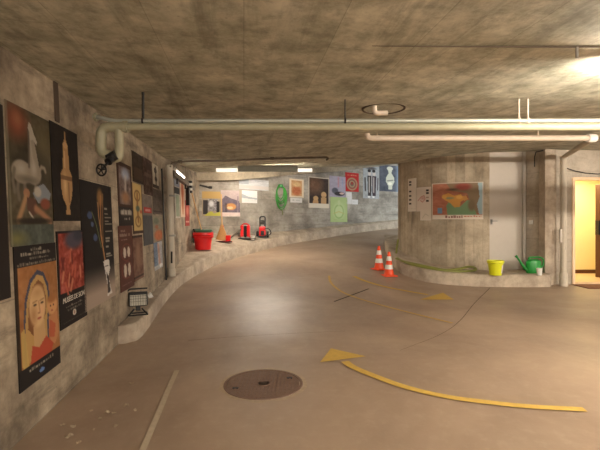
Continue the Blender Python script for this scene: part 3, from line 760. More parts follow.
a = Art(44, 62, (186, 212, 138)); a.ell(.5, .55, .34, .34, (206, 226, 160), .8, .5).ring(.5, .58, .26, .26, .12, (156, 196, 116), .8).rect(.42, .12, .58, .34, (206, 222, 160), .8).line([(.2, .66), (.5, .58), (.8, .66)], .02, (206, 196, 110), .8).scrawl(.2, .92, .8, .03, (150, 170, 100), .5)
poster(FAR, 330.3, 347.2, 197.2, 222, a, 'pale green poster hung lowest on the far wall', mid=True)
a = Art(44, 52, (206, 34, 32)); a.ring(.5, .60, .36, .30, .16, (176, 150, 110)).ell(.5, .6, .28, .23, (120, 108, 90), .9).ring(.5, .6, .18, .15, .25, (196, 150, 110), .8).ell(.5, .56, .10, .08, (170, 60, 50)).scrawl(.15, .16, .85, .07, (236, 170, 120), .8)
poster(FAR, 345.2, 358.6, 172.8, 191.6, a, 'red poster with a round tan coin in the middle', mid=True)
a = Art(16, 30, (232, 230, 228)); a.scrawl(.2, .4, .8, .06, (180, 178, 176), .4)
poster(FAR, 346, 351.6, 192.2, 204, a, 'upright white sheet under the red coin poster', cat='sheet', name='paper_sheet', mid=True)
a = Art(30, 14, (236, 234, 232)); a.scrawl(.1, .6, .9, .2, (150, 148, 146), .6)
poster(FAR, 351.9, 357.8, 199.6, 204.4, a, 'small white note beside the upright sheet under the red poster', cat='sheet', name='paper_sheet', mid=True)
a = Art(60, 84, (172, 176, 178)); a.noise(8, 6)
for x_, c_ in ((.40, (66, 56, 54)), (.68, (74, 58, 66))):
    a.poly([(x_ - .14, .30), (x_ + .14, .30), (x_ + .10, .92), (x_ - .10, .92)], c_).ell(x_, .22, .10, .07, (216, 204, 194)).line([(x_ - .02, .35), (x_ - .02, .8)], .035, (206, 196, 186), .8).ell(x_ - .04, .95, .08, .03, (240, 238, 234)).ell(x_ - .02, .14, .10, .05, (52, 46, 46))
a.line([(.12, .38), (.14, .75)], .04, (70, 62, 60)).line([(.92, .36), (.90, .72)], .03, (90, 76, 84)).ell(.5, .06, .3, .05, (96, 92, 92), .8, .6).line([(.54, .3), (.54, .6)], .02, (226, 220, 214))
poster(FAR, 363, 379, 166.5, 198.5, a, 'pale poster of two costumed people in dark coats', mid=True)
a = Art(54, 84, (84, 88, 100)); a.noise(9, 4); a.mask(np.clip((a.x - .74) / .2, 0, 1), (150, 176, 198), .9)
a.poly([(.38, .10), (.60, .10), (.58, .30), (.70, .46), (.72, .62), (.62, .78), (.60, .92), (.42, .92), (.42, .78), (.30, .62), (.32, .46), (.44, .30)], (206, 206, 184)).ell(.50, .12, .15, .08, (216, 214, 194)).line([(.38, .60), (.64, .56)], .03, (120, 120, 110), .8).ell(.5, .7, .1, .06, (240, 236, 214))
poster(FAR, 379.4, 400, 165.5, 191.5, a, 'dark blue poster of a pale ornate vase at the end of the far wall', mid=True)

# --- sheets on the boarded wall
a = Art(20, 60, (222, 210, 194)); 
for y_ in (.08, .16, .36, .50, .62, .74): a.rect(.12, y_, .45, y_ + .055, (60, 54, 48))
a.scrawl(.2, .92, .9, .02, (160, 150, 140), .4)
poster(CYL, 408.3, 416.4, 178.5, 211.5, a, 'narrow white sheet with a column of small dark pictures on the boarded wall', cat='sheet', name='paper_sheet', mid=True)
a = Art(40, 54, (224, 208, 192)); a.line([(.12, .55), (.34, .40), (.55, .35), (.62, .5), (.44, .62), (.3, .55)], .025, (196, 120, 108), .8).ell(.46, .46, .18, .08, (206, 150, 138), .5, .6)
for y_ in (.10, .22, .40, .54): a.rect(.68, y_, .86, y_ + .07, [(52, 46, 44), (52, 46, 44), (170, 140, 126), (176, 150, 136)][int(y_ * 8) % 4 if y_ > .3 else 0])
poster(CYL, 416.8, 431.2, 187.2, 211.3, a, 'white sheet with a faint red sketch left of the coloured map', cat='sheet', name='paper_sheet', mid=True)
a = Art(24, 24, (226, 214, 196)); a.line([(.2, .8), (.5, .4), (.8, .6)], .03, (180, 172, 150), .6)
poster(CYL, 420.6, 431.2, 209.5, 220.4, a, 'small cream sheet with a faint drawing below the red sketch', cat='sheet', name='paper_sheet', mid=True, off=0.014)
a = Art(96, 72, (190, 116, 88)); a.noise(10, 5)
a.poly([(.30, .02), (.98, .02), (.98, .86), (.80, .80), (.70, .30), (.40, .22)], (154, 130, 100)).ell(.62, .12, .16, .10, (170, 84, 70), .8, .5).ell(.42, .19, .12, .04, (96, 76, 60), .5, .7)
a.poly([(.30, .62), (.36, .52), (.44, .58), (.56, .66), (.70, .48), (.76, .50), (.84, .76), (.88, .88), (.32, .88)], (130, 168, 122)).ell(.78, .62, .07, .16, (140, 120, 92), .8, .5)
a.poly([(.22, .34), (.34, .28), (.46, .36), (.58, .32), (.66, .46), (.58, .52), (.56, .66), (.46, .68), (.38, .56), (.26, .46)], (232, 166, 78)).ell(.36, .42, .09, .03, (150, 160, 120), .8, .6).ell(.55, .40, .06, .05, (246, 190, 96), .9, .5).ell(.26, .38, .05, .06, (236, 176, 84)).poly([(.62,.38),(.68,.36),(.72,.46),(.64,.50)], (224, 160, 84))
a.poly([(.90, .02), (1, .02), (1, .86), (.92, .86), (.88, .6), (.93, .4)], (166, 196, 206)).rect(.12, .68, .22, .84, (120, 160, 196))
a.rect(0, .88, 1, 1, (234, 220, 202)).scrawl(.28, .96, .62, .07, (120, 50, 44), .9).scrawl(.64, .94, .96, .05, (206, 90, 60), .8).rect(0, 0, 1, .025, (220, 204, 184)).rect(0, 0, .015, 1, (220, 204, 184)).rect(.985, 0, 1, 1, (226, 214, 198))
poster(CYL, 432.2, 483.2, 182.8, 219.3, a, 'large coloured map with a white lower margin on the boarded wall', cat='map', name='wall_map', mid=True)

# ------------------------------------------------------------------ lamps
def batten(name, c, rz, length, strength, label, reflector=False, mat_body='white_paint', hang=0.0, over=0.0):
    t = thing(name, label, 'lamp', c, rz)
    MB().box((0, 0, 0.035), (length, 0.045, 0.03)).build('housing', M[mat_body], t, bevel=0.004)
    if reflector:
        MB().box((0, -0.10, 0.045), (length, 0.012, 0.18), Matrix.Rotation(math.radians(-10), 3, 'X')).build('reflector', M['dgrey'], t)
    for s_ in (-1, 1): MB().box((s_ * (length / 2 - .02), 0, 0.005), (0.035, 0.05, 0.06)).build('lamp_holder', M['white'], t)
    MB().tube([(-length / 2 + .04, 0, 0), (length / 2 - .04, 0, 0)], 0.017, 12).build('tube', emit('tube_glow', WARM, strength), t, smooth=True, label='lit white tube')
    if over:  # added glowing boxes stand in for the ceiling the tube lights
        for s_, l_ in ((-1, over * 1.3), (1, over * .85)): MB().box((s_ * (length / 2 + l_ / 2), 0, 0.01), (l_, 0.06, 0.09)).build('glow_box', emit('added_glow', WARM, 0.55), t, bevel=.01, label='added glowing box in place of lit ceiling')
    for s_ in (-1, 1): MB().tube([(s_ * length * .35, 0, 0.07), (s_ * length * .35, 0, 0.10 + hang)], 0.006, 6).build('hanger', M['dark'], t)
    return t
batten('ceiling_lamp', (2.50, 2.62, CAMZ + 0.90), 0, 1.26, TUBE_MAIN, 'lit fluorescent ceiling lamp at the upper right over the pipes')
Lr = [(-0.9, -1.2), (2.0, -1.2), (5.4, -1.0), (4.4, 2.62), (7.6, 2.62)]  # all unseen; rear ones for general light, the row added to brighten boarded wall
for i, (x, y) in enumerate(Lr):
    batten('ceiling_lamp', (x, y, float(ceil_z(x, y)) - 0.13), 0, 1.26, TUBE_REAR if y < 2 else (TUBE_MAIN * 0.8 if x < 5 else TUBE_MAIN * 4.6),
           ['unseen fluorescent ceiling lamp behind the viewer on the left', 'unseen fluorescent ceiling lamp behind the viewer in the middle', 'unseen fluorescent ceiling lamp behind the viewer on the right', 'added fluorescent lamp out of view, next in line to the bright lamp', 'added fluorescent lamp out of view, farthest in line from the bright lamp'][i])
c0 = at(268, 168.5, 11.3)
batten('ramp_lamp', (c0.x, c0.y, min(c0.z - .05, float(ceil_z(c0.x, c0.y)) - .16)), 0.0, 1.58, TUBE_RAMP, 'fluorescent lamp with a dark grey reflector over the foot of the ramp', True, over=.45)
p0, p1 = at(173, 169.5, 8.5), at(184, 176.5, 10.3)
off = Vector((0.14, 0, 0)); d_ = (p1 - p0); L_ = 1.5
m_ = (p0 + p1) / 2
tl = batten('wall_lamp', (m_.x + 0.02, m_.y, m_.z - 0.02), math.atan2(d_.y, d_.x), L_, TUBE_SIDE, 'slim white lamp above the rail on the left wall')

# ------------------------------------------------------------------ pipes
def bend(pts, r=0.08, n=6):
    """round the corners of a pipe run"""
    P = [Vector(p) for p in pts]; out = [P[0]]
    for a_, b_, c_ in zip(P[:-2], P[1:-1], P[2:]):
        u, v = (a_ - b_), (c_ - b_); k = min(r, u.length * .49, v.length * .49)
        s_, e_ = b_ + u.normalized() * k, b_ + v.normalized() * k
        for i in range(n + 1):
            t_ = i / n; out.append(s_ * (1 - t_) ** 2 + b_ * 2 * t_ * (1 - t_) + e_ * t_ ** 2)
    out.append(P[-1]); return out
PY = 3.70
t = thing('main_pipe', 'thick cream pipe crossing below the ceiling with a U bend at its left end', 'pipe', (0, PY, 2.2))
inv = Matrix.Translation((0, -PY, -2.2))
zl = at(0, 127, PY).z
pl = [at(130, 127, PY), at(250, 127, PY), Vector((7.5, PY, zl))]
MB().tube([Vector((at(122, 127, PY).x, PY, zl)), Vector((7.8, PY, zl))], 0.0325, 14).xf(inv).build('pipe_run', M['cream'], t, smooth=True)
b = MB(); b.tube(bend([at(126, 127, PY), at(101, 127, PY), at(101, 153, PY), at(113, 156.5, PY)], 0.085), 0.044, 14).xf(inv).build('pipe_bend', M['cream'], t, smooth=True)
b = MB(); b.tube(bend([at(119, 127, PY), at(119.5, 150, PY), at(119, 158, PY), at(112, 159, PY)], 0.05), 0.037, 14).xf(inv).build('riser', M['cream'], t, smooth=True)
b = MB(); q = at(126.5, 127, PY); b.tube([q + Vector((-.012, 0, 0)), q + Vector((.012, 0, 0))], .05, 16)
for s_ in (-1, 1): b.tube([q + Vector((-.02, -.03, .04 * s_)), q + Vector((.02, -.03, .04 * s_))], .008, 6)
b.xf(inv).build('coupling', M['cream'], t, smooth=True)
# valve hanging in the U bend
v0 = at(112.5, 157, PY - .02)
vt = thing('gate_valve', 'black gate valve with a round handwheel at the left end of the cream pipe', 'valve', v0)
b = MB(); b.tube([(.035, 0, 0.02), (-.035, 0, -.02)], .045, 12); b.tube([(0, 0, 0), (-.015, -.05, -.05)], .034, 12)
b.build('valve_body', M['black'], vt, smooth=True)
ax = Vector((-.045, -.11, -.125)); dirn = Vector((-.25, -.95, -.1)).normalized()
MB().tube([(-.01, -.03, -.04), ax * .6, ax], .011, 8).build('spindle', M['black'], vt, smooth=True)
u = dirn.orthogonal().normalized(); w_ = dirn.cross(u); R_ = .047
b = MB(); b.tube([ax + (u * math.cos(k * math.pi / 14) + w_ * math.sin(k * math.pi / 14)) * R_ for k in range(28)], .0075, 8, closed=True)
for k in range(5): b.tube([ax, ax + (u * math.cos(k * 2 * math.pi / 5) + w_ * math.sin(k * 2 * math.pi / 5)) * R_], .005, 6)
b.build('handwheel', M['black'], vt, smooth=True)

zu = at(0, 121, PY).z
t = thing('upper_pipe', 'slim galvanised pipe lying directly above the thick cream pipe', 'pipe', (0, PY, zu))
inv = Matrix.Translation((0, -PY, -zu))
MB().tube(bend([at(94, 117, PY + .06), at(101, 117.5, PY), at(112, 121, PY), Vector((7.8, PY - .012, zu + .002))], .07), .0185, 12).xf(inv).build('pipe_run', M['galv'], t, smooth=True)
b = MB()
q = at(96, 117.2, PY + .05); b.tube([q - Vector((.012, 0, 0)), q + Vector((.012, 0, 0))], .036, 12); b.xf(inv).build('flange', M['cream'], t, smooth=True)
for px, n_ in ((143, 1), (345, 1), (519, 1), (528, 1)):
    x = at(px, 121, PY).x; b = MB(); zc = float(ceil_z(x, PY)) - zu
    b.tube([(x, 0, 0.02), (x, 0, zc + .01)], .006 if px != 143 else .012, 6); b.tube([(x - .008, 0, 0), (x + .008, 0, 0)], .027, 12)
    b.build('hanger', M['dark'] if px < 400 else M['pinkish'], t)
PY2 = 5.9
p0 = at(367, 138, PY2)
t = thing('pale_pipe', 'slim pale pink pipe below the thick cream pipe, turning back to the right wall', 'pipe', p0)
inv = Matrix.Translation(-p0)
end = at(591, 138, PY2)
MB().tube(bend([at(367, 128.5, PY2), at(367, 138, PY2), end], .09), .039, 14).xf(inv).build('pipe_run', M['pinkish'], t, smooth=True)
MB().tube(bend([end, end + Vector((0.05, 0.02, 0)), Vector((5.667, 9.14, CAMZ + 1.38)), ], .1), .046, 12).xf(inv).build('pipe_return', M['pipe_conc'], t, smooth=True)
b = MB(); b.tube([end + Vector((-.05, 0, 0)), end + Vector((.07, 0.02, 0))], .056, 14).xf(inv).build('coupling', M['white'], t, smooth=True)
for px in (377, 538):
    q = at(px, 138, PY2); zc = float(ceil_z(q.x, q.y))
    MB().tube([q + Vector((0, 0, .02)), Vector((q.x, q.y, zc + .01))], .008, 6).xf(inv).build('hanger', M['pinkish'], t)
# vertical pipe beside the door
q = Vector((5.667, 9.16, 0.0))
t = thing('drain_pipe', 'pale vertical pipe standing between the column and the open door', 'pipe', q)
MB().tube([(0, 0, 0.28), (0, 0, 2.80)], .062, 20).build('pipe_run', M['pipe_conc'], t, smooth=True)
MB().lathe([(.082, 0), (.082, .26), (.064, .30)], 20).build('collar', M['pipe_conc'], t, smooth=True)
MB().lathe([(.078, 0), (.078, .05)], 20, (0, 0, 2.74)).build('top_collar', M['white_paint'], t, smooth=True)
MB().box((-.085, -.03, 1.08), (.045, .06, .28)).build('junction_box', M['door_white'], t, bevel=.006)
# wet dark pipe across the ceiling and the pale pipe down the left wall
t0 = LEFT.hit(171)[1]; q = Vector((lx(8.05) + .07, 8.05, kerb_z(-2.35, 8.1)))
t = thing('wall_pipe', 'pale vertical pipe on the left wall standing on the kerb', 'pipe', q)
ztop = CAMZ + 56 / F * 8.05 - q.z
MB().tube([(0, 0, 0), (-.05, 0, ztop)], .064, 16).build('pipe_run', M['pipe_conc'], t, smooth=True)
MB().lathe([(.078, 0), (.078, .12), (.066, .14)], 16).build('collar', M['pipe_conc'], t, smooth=True)
for z_ in (.75, 1.5): MB().lathe([(.070, 0), (.070, .035)], 16, (0, 0, z_)).build('clip', M['grey'], t)
MB().box((.02, -.064, .36), (.03, .01, .22)).build('dark_slot', M['black'], t)
q2 = Vector((lx(7.72) + .028, 7.72, kerb_z(-2.3, 7.7)))
o = MB().tube([(0, 0, 0), (-.085, 0, 2.02)], .016, 10).build('thin_wall_pipe', M['dark'], loc=q2, smooth=True)
tag(o, 'thin dark vertical pipe just in front of the pale wall pipe', 'pipe')
pts = [at(170, 167, 8.0), at(172, 163, 8.1), at(190, 161, 8.6), at(230, 160.6, 9.0), at(272, 158.5, 9.2), at(327, 156.6, 9.4), at(328.5, 158.6, 9.42), at(326, 160, 9.42)]
for p in pts[1:6]: p.z = min(p.z, float(ceil_z(p.x, p.y)) - .04)
t = thing('brown_pipe', 'thin dark brown pipe running along the ceiling before the ramp', 'pipe', pts[3])
inv = Matrix.Translation(-pts[3])
MB().tube(bend(pts, .12), .022, 10).xf(inv).build('pipe_run', M['brownpipe'], t, smooth=True)
b = MB()
for px, py in ((180, 161.8), (272, 158.3)):
    k = [p for p in pts]; q = at(px, py, 8.35 if px < 200 else 9.2); q.z = min(q.z, float(ceil_z(q.x, q.y)) - .04)
    MB().tube([q - Vector((.04, 0, 0)), q + Vector((.04, 0.01, 0))], .034, 10).xf(inv).build('coupling', M['brownpipe'], t, smooth=True)
# round patch in the ceiling with a short white elbow
q = at(383.5, 109.5, 4.05); q.z = float(ceil_z(q.x, q.y))
t = thing('ceiling_patch', 'round sealed patch in the ceiling above the pipes', 'patch', (q.x, q.y, q.z - .004))
rot_c = Matrix.Rotation(-0.03, 4, 'X')
MB().lathe([(0.0, 0), (.185, 0), (.185, .02)], 40).build('disc', M['ceiling'], t)
MB().lathe([(.185, .02), (.185, -.006), (.205, -.006), (.205, .02)], 40).build('seal', M['joint'], t)
e0 = at(374.5, 113, 3.95); e0.z = float(ceil_z(e0.x, e0.y))
o = MB().tube(bend([(0, 0, 0), (0, 0, -.066), (.12, 0, -.066)], .035), .022, 12).build('white_elbow_pipe', M['pinkish'], loc=e0, smooth=True)
tag(o, 'short pale elbow pipe coming out of the round ceiling patch', 'pipe')
# thin conduit on the ceiling leading to the lamp
x0 = at(372, 50, 2.5).x
pts = [Vector((x, 2.5, float(ceil_z(x, 2.5)) - .006)) for x in np.linspace(x0, 4.2, 14)]
t = thing('cable_conduit', 'thin dark conduit along the ceiling leading to the bright lamp', 'conduit', pts[0])
MB().tube([p - pts[0] for p in pts], [.002 + .005 * min(1, i / 4) for i in range(14)], 8).build('conduit', M['brownpipe'], t)
q = at(577, 50, 2.5) - pts[0]
MB().box((q.x, 0, -.035), (.012, .012, .075)).build('bracket', M['grey'], t)

# cables on the right wall
o = MB().tube([at(566, 168, 9.36), at(575, 171, 9.37), at(585, 173, 9.37), at(598, 174, 9.37), at(615, 172, 9.37)], .011, 6).build('hanging_cable', M['dark'], smooth=True)
tag(recenter(o), 'dark cable sagging along the wall above the open door', 'cable')
o = MB().tube([at(543, 150.5, 9.27), at(536, 152, 9.5), at(534.5, 157, 9.55), at(534.5, 167, 9.57)], .012, 6).build('cable_end', M['dark'], smooth=True)
tag(recenter(o), 'short dark cable end hanging beside the column near the ceiling', 'cable')
t0, Y0 = DIAG.hit(531.5); p = DIAG.pos(t0); tg = DIAG.tan(t0)
t = thing('light_switch', 'small white light switch between the white door and the column', 'switch', (p[0], p[1], CAMZ - .03))
R3 = Matrix.Rotation(math.atan2(tg[1], tg[0]), 3, 'Z'); nrm = Vector((-abs(tg[1]), -abs(tg[0]), 0)).normalized()
MB().box(nrm * .02, (.09, .03, .09), R3).build('switch_box', M['white'], t, bevel=.006)
MB().box(nrm * .038, (.05, .01, .05), R3).build('rocker', M['white'], t, bevel=.003)

# ------------------------------------------------------------------ markings on the floor
def ribbon(px_pts, w0, w1=None, dz=0.007, n=10):
    P = catmull([tuple(ground(*p)) for p in px_pts], n); w1 = w1 or w0
    A, B2 = [], []
    for i in range(len(P)):
        t_ = P[min(i + 1, len(P) - 1)] - P[max(i - 1, 0)]; t_ /= np.hypot(t_[0], t_[1]); w = w0 + (w1 - w0) * i / (len(P) - 1)
        l, r = P[i, :2] + np.array([-t_[1], t_[0]]) * w / 2, P[i, :2] - np.array([-t_[1], t_[0]]) * w / 2
        A.append((*l, float(floor_z(*l)) + dz)); B2.append((*r, float(floor_z(*r)) + dz))
    return MB().strip(A, B2)
def tri(pp, dz=0.008):
    b = MB(); G = [ground(*p) for p in pp]
    def fn(u, v):
        p = (G[0] * (1 - u) + G[1] * u) * (1 - v) + G[2] * v; return (p.x, p.y, float(floor_z(p.x, p.y)) + dz)
    return b.grid(fn, 8, 8)
def arrow(name, label, line, head, w0, w1):
    c = ground(*line[len(line) // 2]); t = thing(name, label, 'floor marking', c); inv = Matrix.Translation(-c)
    ribbon(line, w0, w1).xf(inv).build('shaft', M['yellow'], t); tri(head).xf(inv).build('arrowhead', M['yellow'], t)
arrow('painted_arrow', 'yellow painted arrow curving across the floor with its head beside the manhole cover', [(345, 362), (353, 367.5), (373, 376), (405, 387.5), (445, 397), (487, 402.8), (527, 407), (585, 410.3)], [(320, 363), (366, 357), (331, 349)], .085, .075)
arrow('painted_arrow', 'yellow painted arrow on the floor in front of the traffic cones', [(354, 276.5), (366, 281.5), (385, 287), (405, 291), (428, 295)], [(420, 300), (454, 300), (443, 293)], .10, .10)
o = ribbon([(329, 276), (331, 283), (340, 291), (353.5, 297), (376, 304), (402, 311), (428, 317.5), (452.5, 323.5)], .05, .05).build('painted_line', M['yellow_worn'])
tag(recenter(o), 'thin worn yellow line curving beside the farther arrow', 'floor marking')
o = ribbon([(177, 371), (168, 391), (156, 420), (144, 448), (138, 462)], .045, .04).build('painted_line', M['white_road'])
tag(recenter(o), 'worn whitish straight line on the floor near the left wall', 'floor marking')
struct(ribbon([(334, 302), (345, 298), (357, 293.5), (369, 289)], .035).build('trim_joint', M['joint']))
struct(ribbon([(490, 288), (475, 303), (460, 321), (440, 335), (400, 351)], .012, .004).build('trim_crack', M['joint']))
struct(ribbon([(188, 341), (240, 337), (290, 334), (345, 331.5)], .008, .004).build('trim_seam', M['joint']))

# manhole cover
q = ground(263.5, 384)
t = thing('manhole_cover', 'round rusty brown manhole cover set into the floor', 'manhole cover', q)
b = MB(); rr = [.375 + .02 * math.sin(3 * k) * math.cos(1.7 * k + 1) for k in range(48)]
b.strip([((rr[k % 48]) * math.cos(k * math.pi / 24), rr[k % 48] * math.sin(k * math.pi / 24), .003) for k in range(49)], [(.33 * math.cos(k * math.pi / 24), .33 * math.sin(k * math.pi / 24), .004) for k in range(49)])
b.build('mortar_ring', M['mortar'], t)
MB().lathe([(.315, .0), (.315, .010), (.338, .010), (.342, .0)], 56).build('rim', M['iron'], t)
b = MB(); b.lathe([(0, .006), (.309, .006), (.309, 0)], 56)
for i in range(-9, 10):
    for j in range(-9, 10):
        x, y = i * .032, j * .032
        if .075 < math.hypot(x, y) < .292: b.box((x, y, .0075), (.018, .018, .005))
b.lathe([(.05, .006), (.05, .010), (.062, .010), (.062, .006)], 24)
for k in (-.02, 0, .02): b.box((k, 0, .009), (.006, .05, .004))
b.build('lid', M['iron'], t)
for a_ in (.5, 3.6): MB().box((.25 * math.cos(a_), .25 * math.sin(a_), .0095), (.05, .028, .006)).build('lifting_slot', M['black'], t)

# crumpled leaves and scraps by the left wall
lf0 = [(131, 384, .045), (126, 406, .04), (135, 410.5, .03), (107, 413, .045), (114, 413.5, .035), (91, 411, .025), (100, 419, .03), (73, 427, .035), (69, 437, .05), (79, 443, .035), (93, 430, .025), (116, 426, .03), (62, 425.5, .03)]
lm = []
for v_ in range(3):
    random.seed(v_ + 11)
    lm.append(MB().grid(lambda u, v: ((u - .5) * (1 - abs(v - .5)), (v - .5) * .7, .10 + .12 * math.sin(5 * u + v_) * math.cos(4 * v) + .10 * random.random()), 5, 5))
first = {}
for i, (px, py, s_) in enumerate(lf0):
    p = ground(px, py)
    if i < 3:
        o = lm[i].build('dry_leaf', M['leaf']); first[i] = o
    else:
        o = first[i % 3].copy(); COL.objects.link(o)
    o.location = p; o.rotation_euler = (0, 0, i * 1.3); o.scale = (s_ * 1.25, s_ * 1.25, s_ * 1.2)
    tag(o, 'small crumpled pale leaf lying on the floor beside the left wall', 'leaf', 'crumpled leaves by the left wall')

# ------------------------------------------------------------------ objects
def cone(p, h, rz, label):
    t = thing('traffic_cone', label, 'traffic cone', p, rz, 'traffic cones by the ramp'); k = h / .5
    b = MB(); b.box((0, 0, .012 * k), (.27 * k, .27 * k, .024 * k))
    b.lathe([(.118 * k, .024 * k), (.112 * k, .04 * k)], 8); b.build('base', M['orange'], t, bevel=.006)
    def R(z): return (.100 - (.100 - .024) * (z - .03) / .47) * k
    b = MB(); b.lathe([(R(.03), .03 * k), (R(.46), .46 * k), (R(.485), .49 * k), (.012 * k, .5 * k), (0, .5 * k)], 24); b.build('cone_body', M['orange'], t, smooth=True)
    for z0, z1 in ((.145, .235), (.315, .405)):
        MB().lathe([(R(z0) + .0005, z0 * k), (R(z0) + .003, z0 * k), (R(z1) + .003, z1 * k), (R(z1) + .0005, z1 * k)], 24).build('reflective_band', M['white'], t, smooth=True, label='white reflective band')
cone(ground(389, 276), .56, .2, 'orange and white traffic cone nearer the boarded wall')
cone(ground(379, 269.5), .58, .5, 'orange and white traffic cone standing farther up the ramp')

def bucket_mesh(r0, r1, h, lip=.012, th=.006, n=36):
    return MB().lathe([(0, .003), (r0, 0), (r0 + (r1 - r0) * .80, h * .80), (r1 + .002, h * .81), (r1 + lip, h * .84), (r1 + lip, h), (r1 - th, h), (r1 - th - .005, h * .82), (r0 - th, .01), (0, .01)], n)
# lime bucket
p = on_rkerb(495.5, 275); p.z = rk_surf(p.x, p.y)
t = thing('yellow_bucket', 'lime yellow plastic bucket on the kerb below the white door', 'bucket', p)
bucket_mesh(.118, .158, .31).build('body', M['lime'], t, smooth=True)
b = MB(); b.grid(lambda u, v: ((.122 + .035 * (.1 + .6 * v) + .0018) * math.cos(-1.0 + .55 * u), (.122 + .035 * (.1 + .6 * v) + .0018) * math.sin(-1.0 + .55 * u), .05 + .17 * v), 8, 6); b.build('sticker', M['white'], t, label='white sticker')
MB().tube([(.17 * math.cos(a_), .17 * math.sin(a_) * .35 - .15 * math.sin(a_), .30 - .035 * math.sin(a_)) for a_ in np.linspace(0, math.pi, 15)], .004, 6).build('handle', M['white'], t)
# watering can
p = on_rkerb(533.5, 273); p.z = rk_surf(p.x, p.y)
t = thing('watering_can', 'green plastic watering can with its spout turned to the white door', 'watering can', p)
MB().lathe([(0, 0), (.150, 0), (.158, .015), (.165, .10), (.165, .24), (.150, .275), (.10, .29), (.10, .30), (.09, .30), (.09, .285), (0, .285)], 32, sy=.62).build('body', M['green'], t, smooth=True)
MB().tube([(-.13, 0, .06), (-.20, 0, .12), (-.30, 0, .26), (-.365, 0, .355)], [.04, .032, .022, .017], 12).build('spout', M['green'], t, smooth=True)
MB().tube([(-.36, 0, .345), (-.385, 0, .375)], [.022, .034], 12).build('spout_nozzle', M['green'], t, smooth=True)
MB().tube(bend([(-.08, 0, .27), (-.11, 0, .34), (.14, 0, .35), (.225, 0, .30), (.215, 0, .17), (.16, 0, .12)], .07), .017, 10).build('handle', M['green'], t, smooth=True)
p = on_rkerb(539.3, 275.2); p.z = rk_surf(p.x, p.y)
o = MB().lathe([(0, 0), (.044, 0), (.058, .14), (.062, .145), (.058, .147), (.054, .14), (.042, .006), (0, .006)], 24).build('paper_cup', M['white'], loc=p, smooth=True)
tag(o, 'white cup on the kerb edge in front of the green watering can', 'cup')
# olive hose on the kerb round the boarded wall
hp = [(398, 240), (396.6, 250), (396.5, 256), (401, 260.2), (410, 262.8), (422, 265.5), (434, 268), (446, 270), (458, 269), (468, 266.8), (474, 267.3), (476, 269.5), (472, 271.6), (460, 272), (448, 271.5), (434, 269.6), (420, 267), (408, 264), (400, 261.5), (396, 258)]
P = []
for i, (px, py) in enumerate(hp):
    if i < 3:
        q = at(px, py, 11.6 - .25 * i)
    else:
        yb_ = float(np.interp(px, [398, 404, 420, 436, 448, 460, 476], [259.5, 263.5, 267.5, 270.5, 272, 272.5, 271.5]))
        q = on_rkerb(px, yb_); q.z += .024
        if 3 < i < 12: q = at(px, py, q.y + .04); q.z = max(q.z, rk_surf(q.x, q.y) + .024)
        d = Vector((q.x - CC[0], q.y - CC[1], 0))
        if d.length < CR + .05: d = d.normalized() * (CR + .05); q.x, q.y = CC[0] + d.x, CC[1] + d.y
    P.append(tuple(q))
o = MB().tube(catmull(P, 5), .026, 8).build('garden_hose', M['hose2'], smooth=True)
tag(recenter(o), 'olive green hose laid along the kerb of the boarded wall', 'hose')

# work light on the left kerb
p = Vector((lx(5.25) + .115, 5.27, 0)); p = on_kerb(138, 314.5); p.z = kerb_z(p.x, p.y)
t = thing('work_light', 'black portable work floodlight standing on the end of the left kerb', 'work light', p, math.radians(24))
t.scale = (1.12, 1.12, 1.12)
b = MB()
for s_ in (-1, 1): b.tube(bend([(s_ * .10, .06, .008), (s_ * .10, -.07, .008), (s_ * .04, -.02, .07)], .02), .008, 8)
b.tube([(-.10, -.07, .008), (.10, -.07, .008)], .008, 8); b.tube([(-.10, .06, .008), (.10, .06, .008)], .008, 8)
b.build('stand', M['black'], t, smooth=True)
MB().box((0, -.01, .075), (.05, .05, .05)).build('bracket', M['black'], t, bevel=.006)
Rx = Matrix.Rotation(math.radians(-20), 3, 'X')
hd = MB().box((0, 0, .175), (.205, .075, .155), Rx).build('housing', M['black'], t, bevel=.012)
MB().box((0, -.040, .168), (.172, .008, .118), Rx).build('glass', M['glass'], hd)
b = MB()
for k in range(7): b.box((-.075 + k * .025, -.047, .167), (.003, .004, .118), Rx)
for k in range(4): b.box((0, -.047, .125 + k * .03), (.172, .004, .003), Rx)
b.build('guard', M['black'], hd)
MB().tube(bend([(-.115, .01, .10), (-.115, .01, .29), (.10, .01, .29)], .05), .009, 8).build('carry_handle', M['black'], t, smooth=True)
MB().tube([(.11, .01, .19), (.15, .01, .215)], [.022, .034], 12).build('lamp_cap', M['white'], t, smooth=True)

# red tub, bowl and crate in the corner
p = on_kerb(203, 249.5); p.z = kerb_z(p.x, p.y)
kS = p.y / F
rw = 10.2 * kS
t = thing('red_tub', 'red plastic tub with a wide rim in the corner below the broom', 'tub', p)
bucket_mesh(rw * .74, rw * .93, 17.2 * kS, lip=rw * .07, n=40).build('body', M['red'], t, smooth=True)
MB().lathe([(rw * .93, 0), (rw * 1.02, .02), (rw * 1.04, .05), (rw * .93, .052)], 40, (0, 0, 11.5 * kS)).build('rim_band', M['red'], t, smooth=True)
zt = p.z + 17.2 * kS
o = MB().lathe([(0, 0), (rw * .6, 0), (rw * .88, .10), (rw * .92, .105), (rw * .86, .11), (rw * .55, .02), (0, .02)], 32).build('green_bowl', M['bowl'], loc=(p.x + .01, p.y + .02, zt - .045), smooth=True)
tag(o, 'green grey plastic bowl sitting in the top of the red tub', 'bowl')
q = on_kerb(191.5, 248.5); 
t = thing('black_crate', 'black crate standing behind the red tub against the left wall', 'crate', (-2.685, 11.25, kerb_z(-2.685, 11.25)))
MB().box((0, 0, .18), (.20, .26, .36)).build('body', M['black'], t, bevel=.01)
MB().box((0, 0, .365), (.22, .28, .03)).build('rim', M['black'], t, bevel=.006)
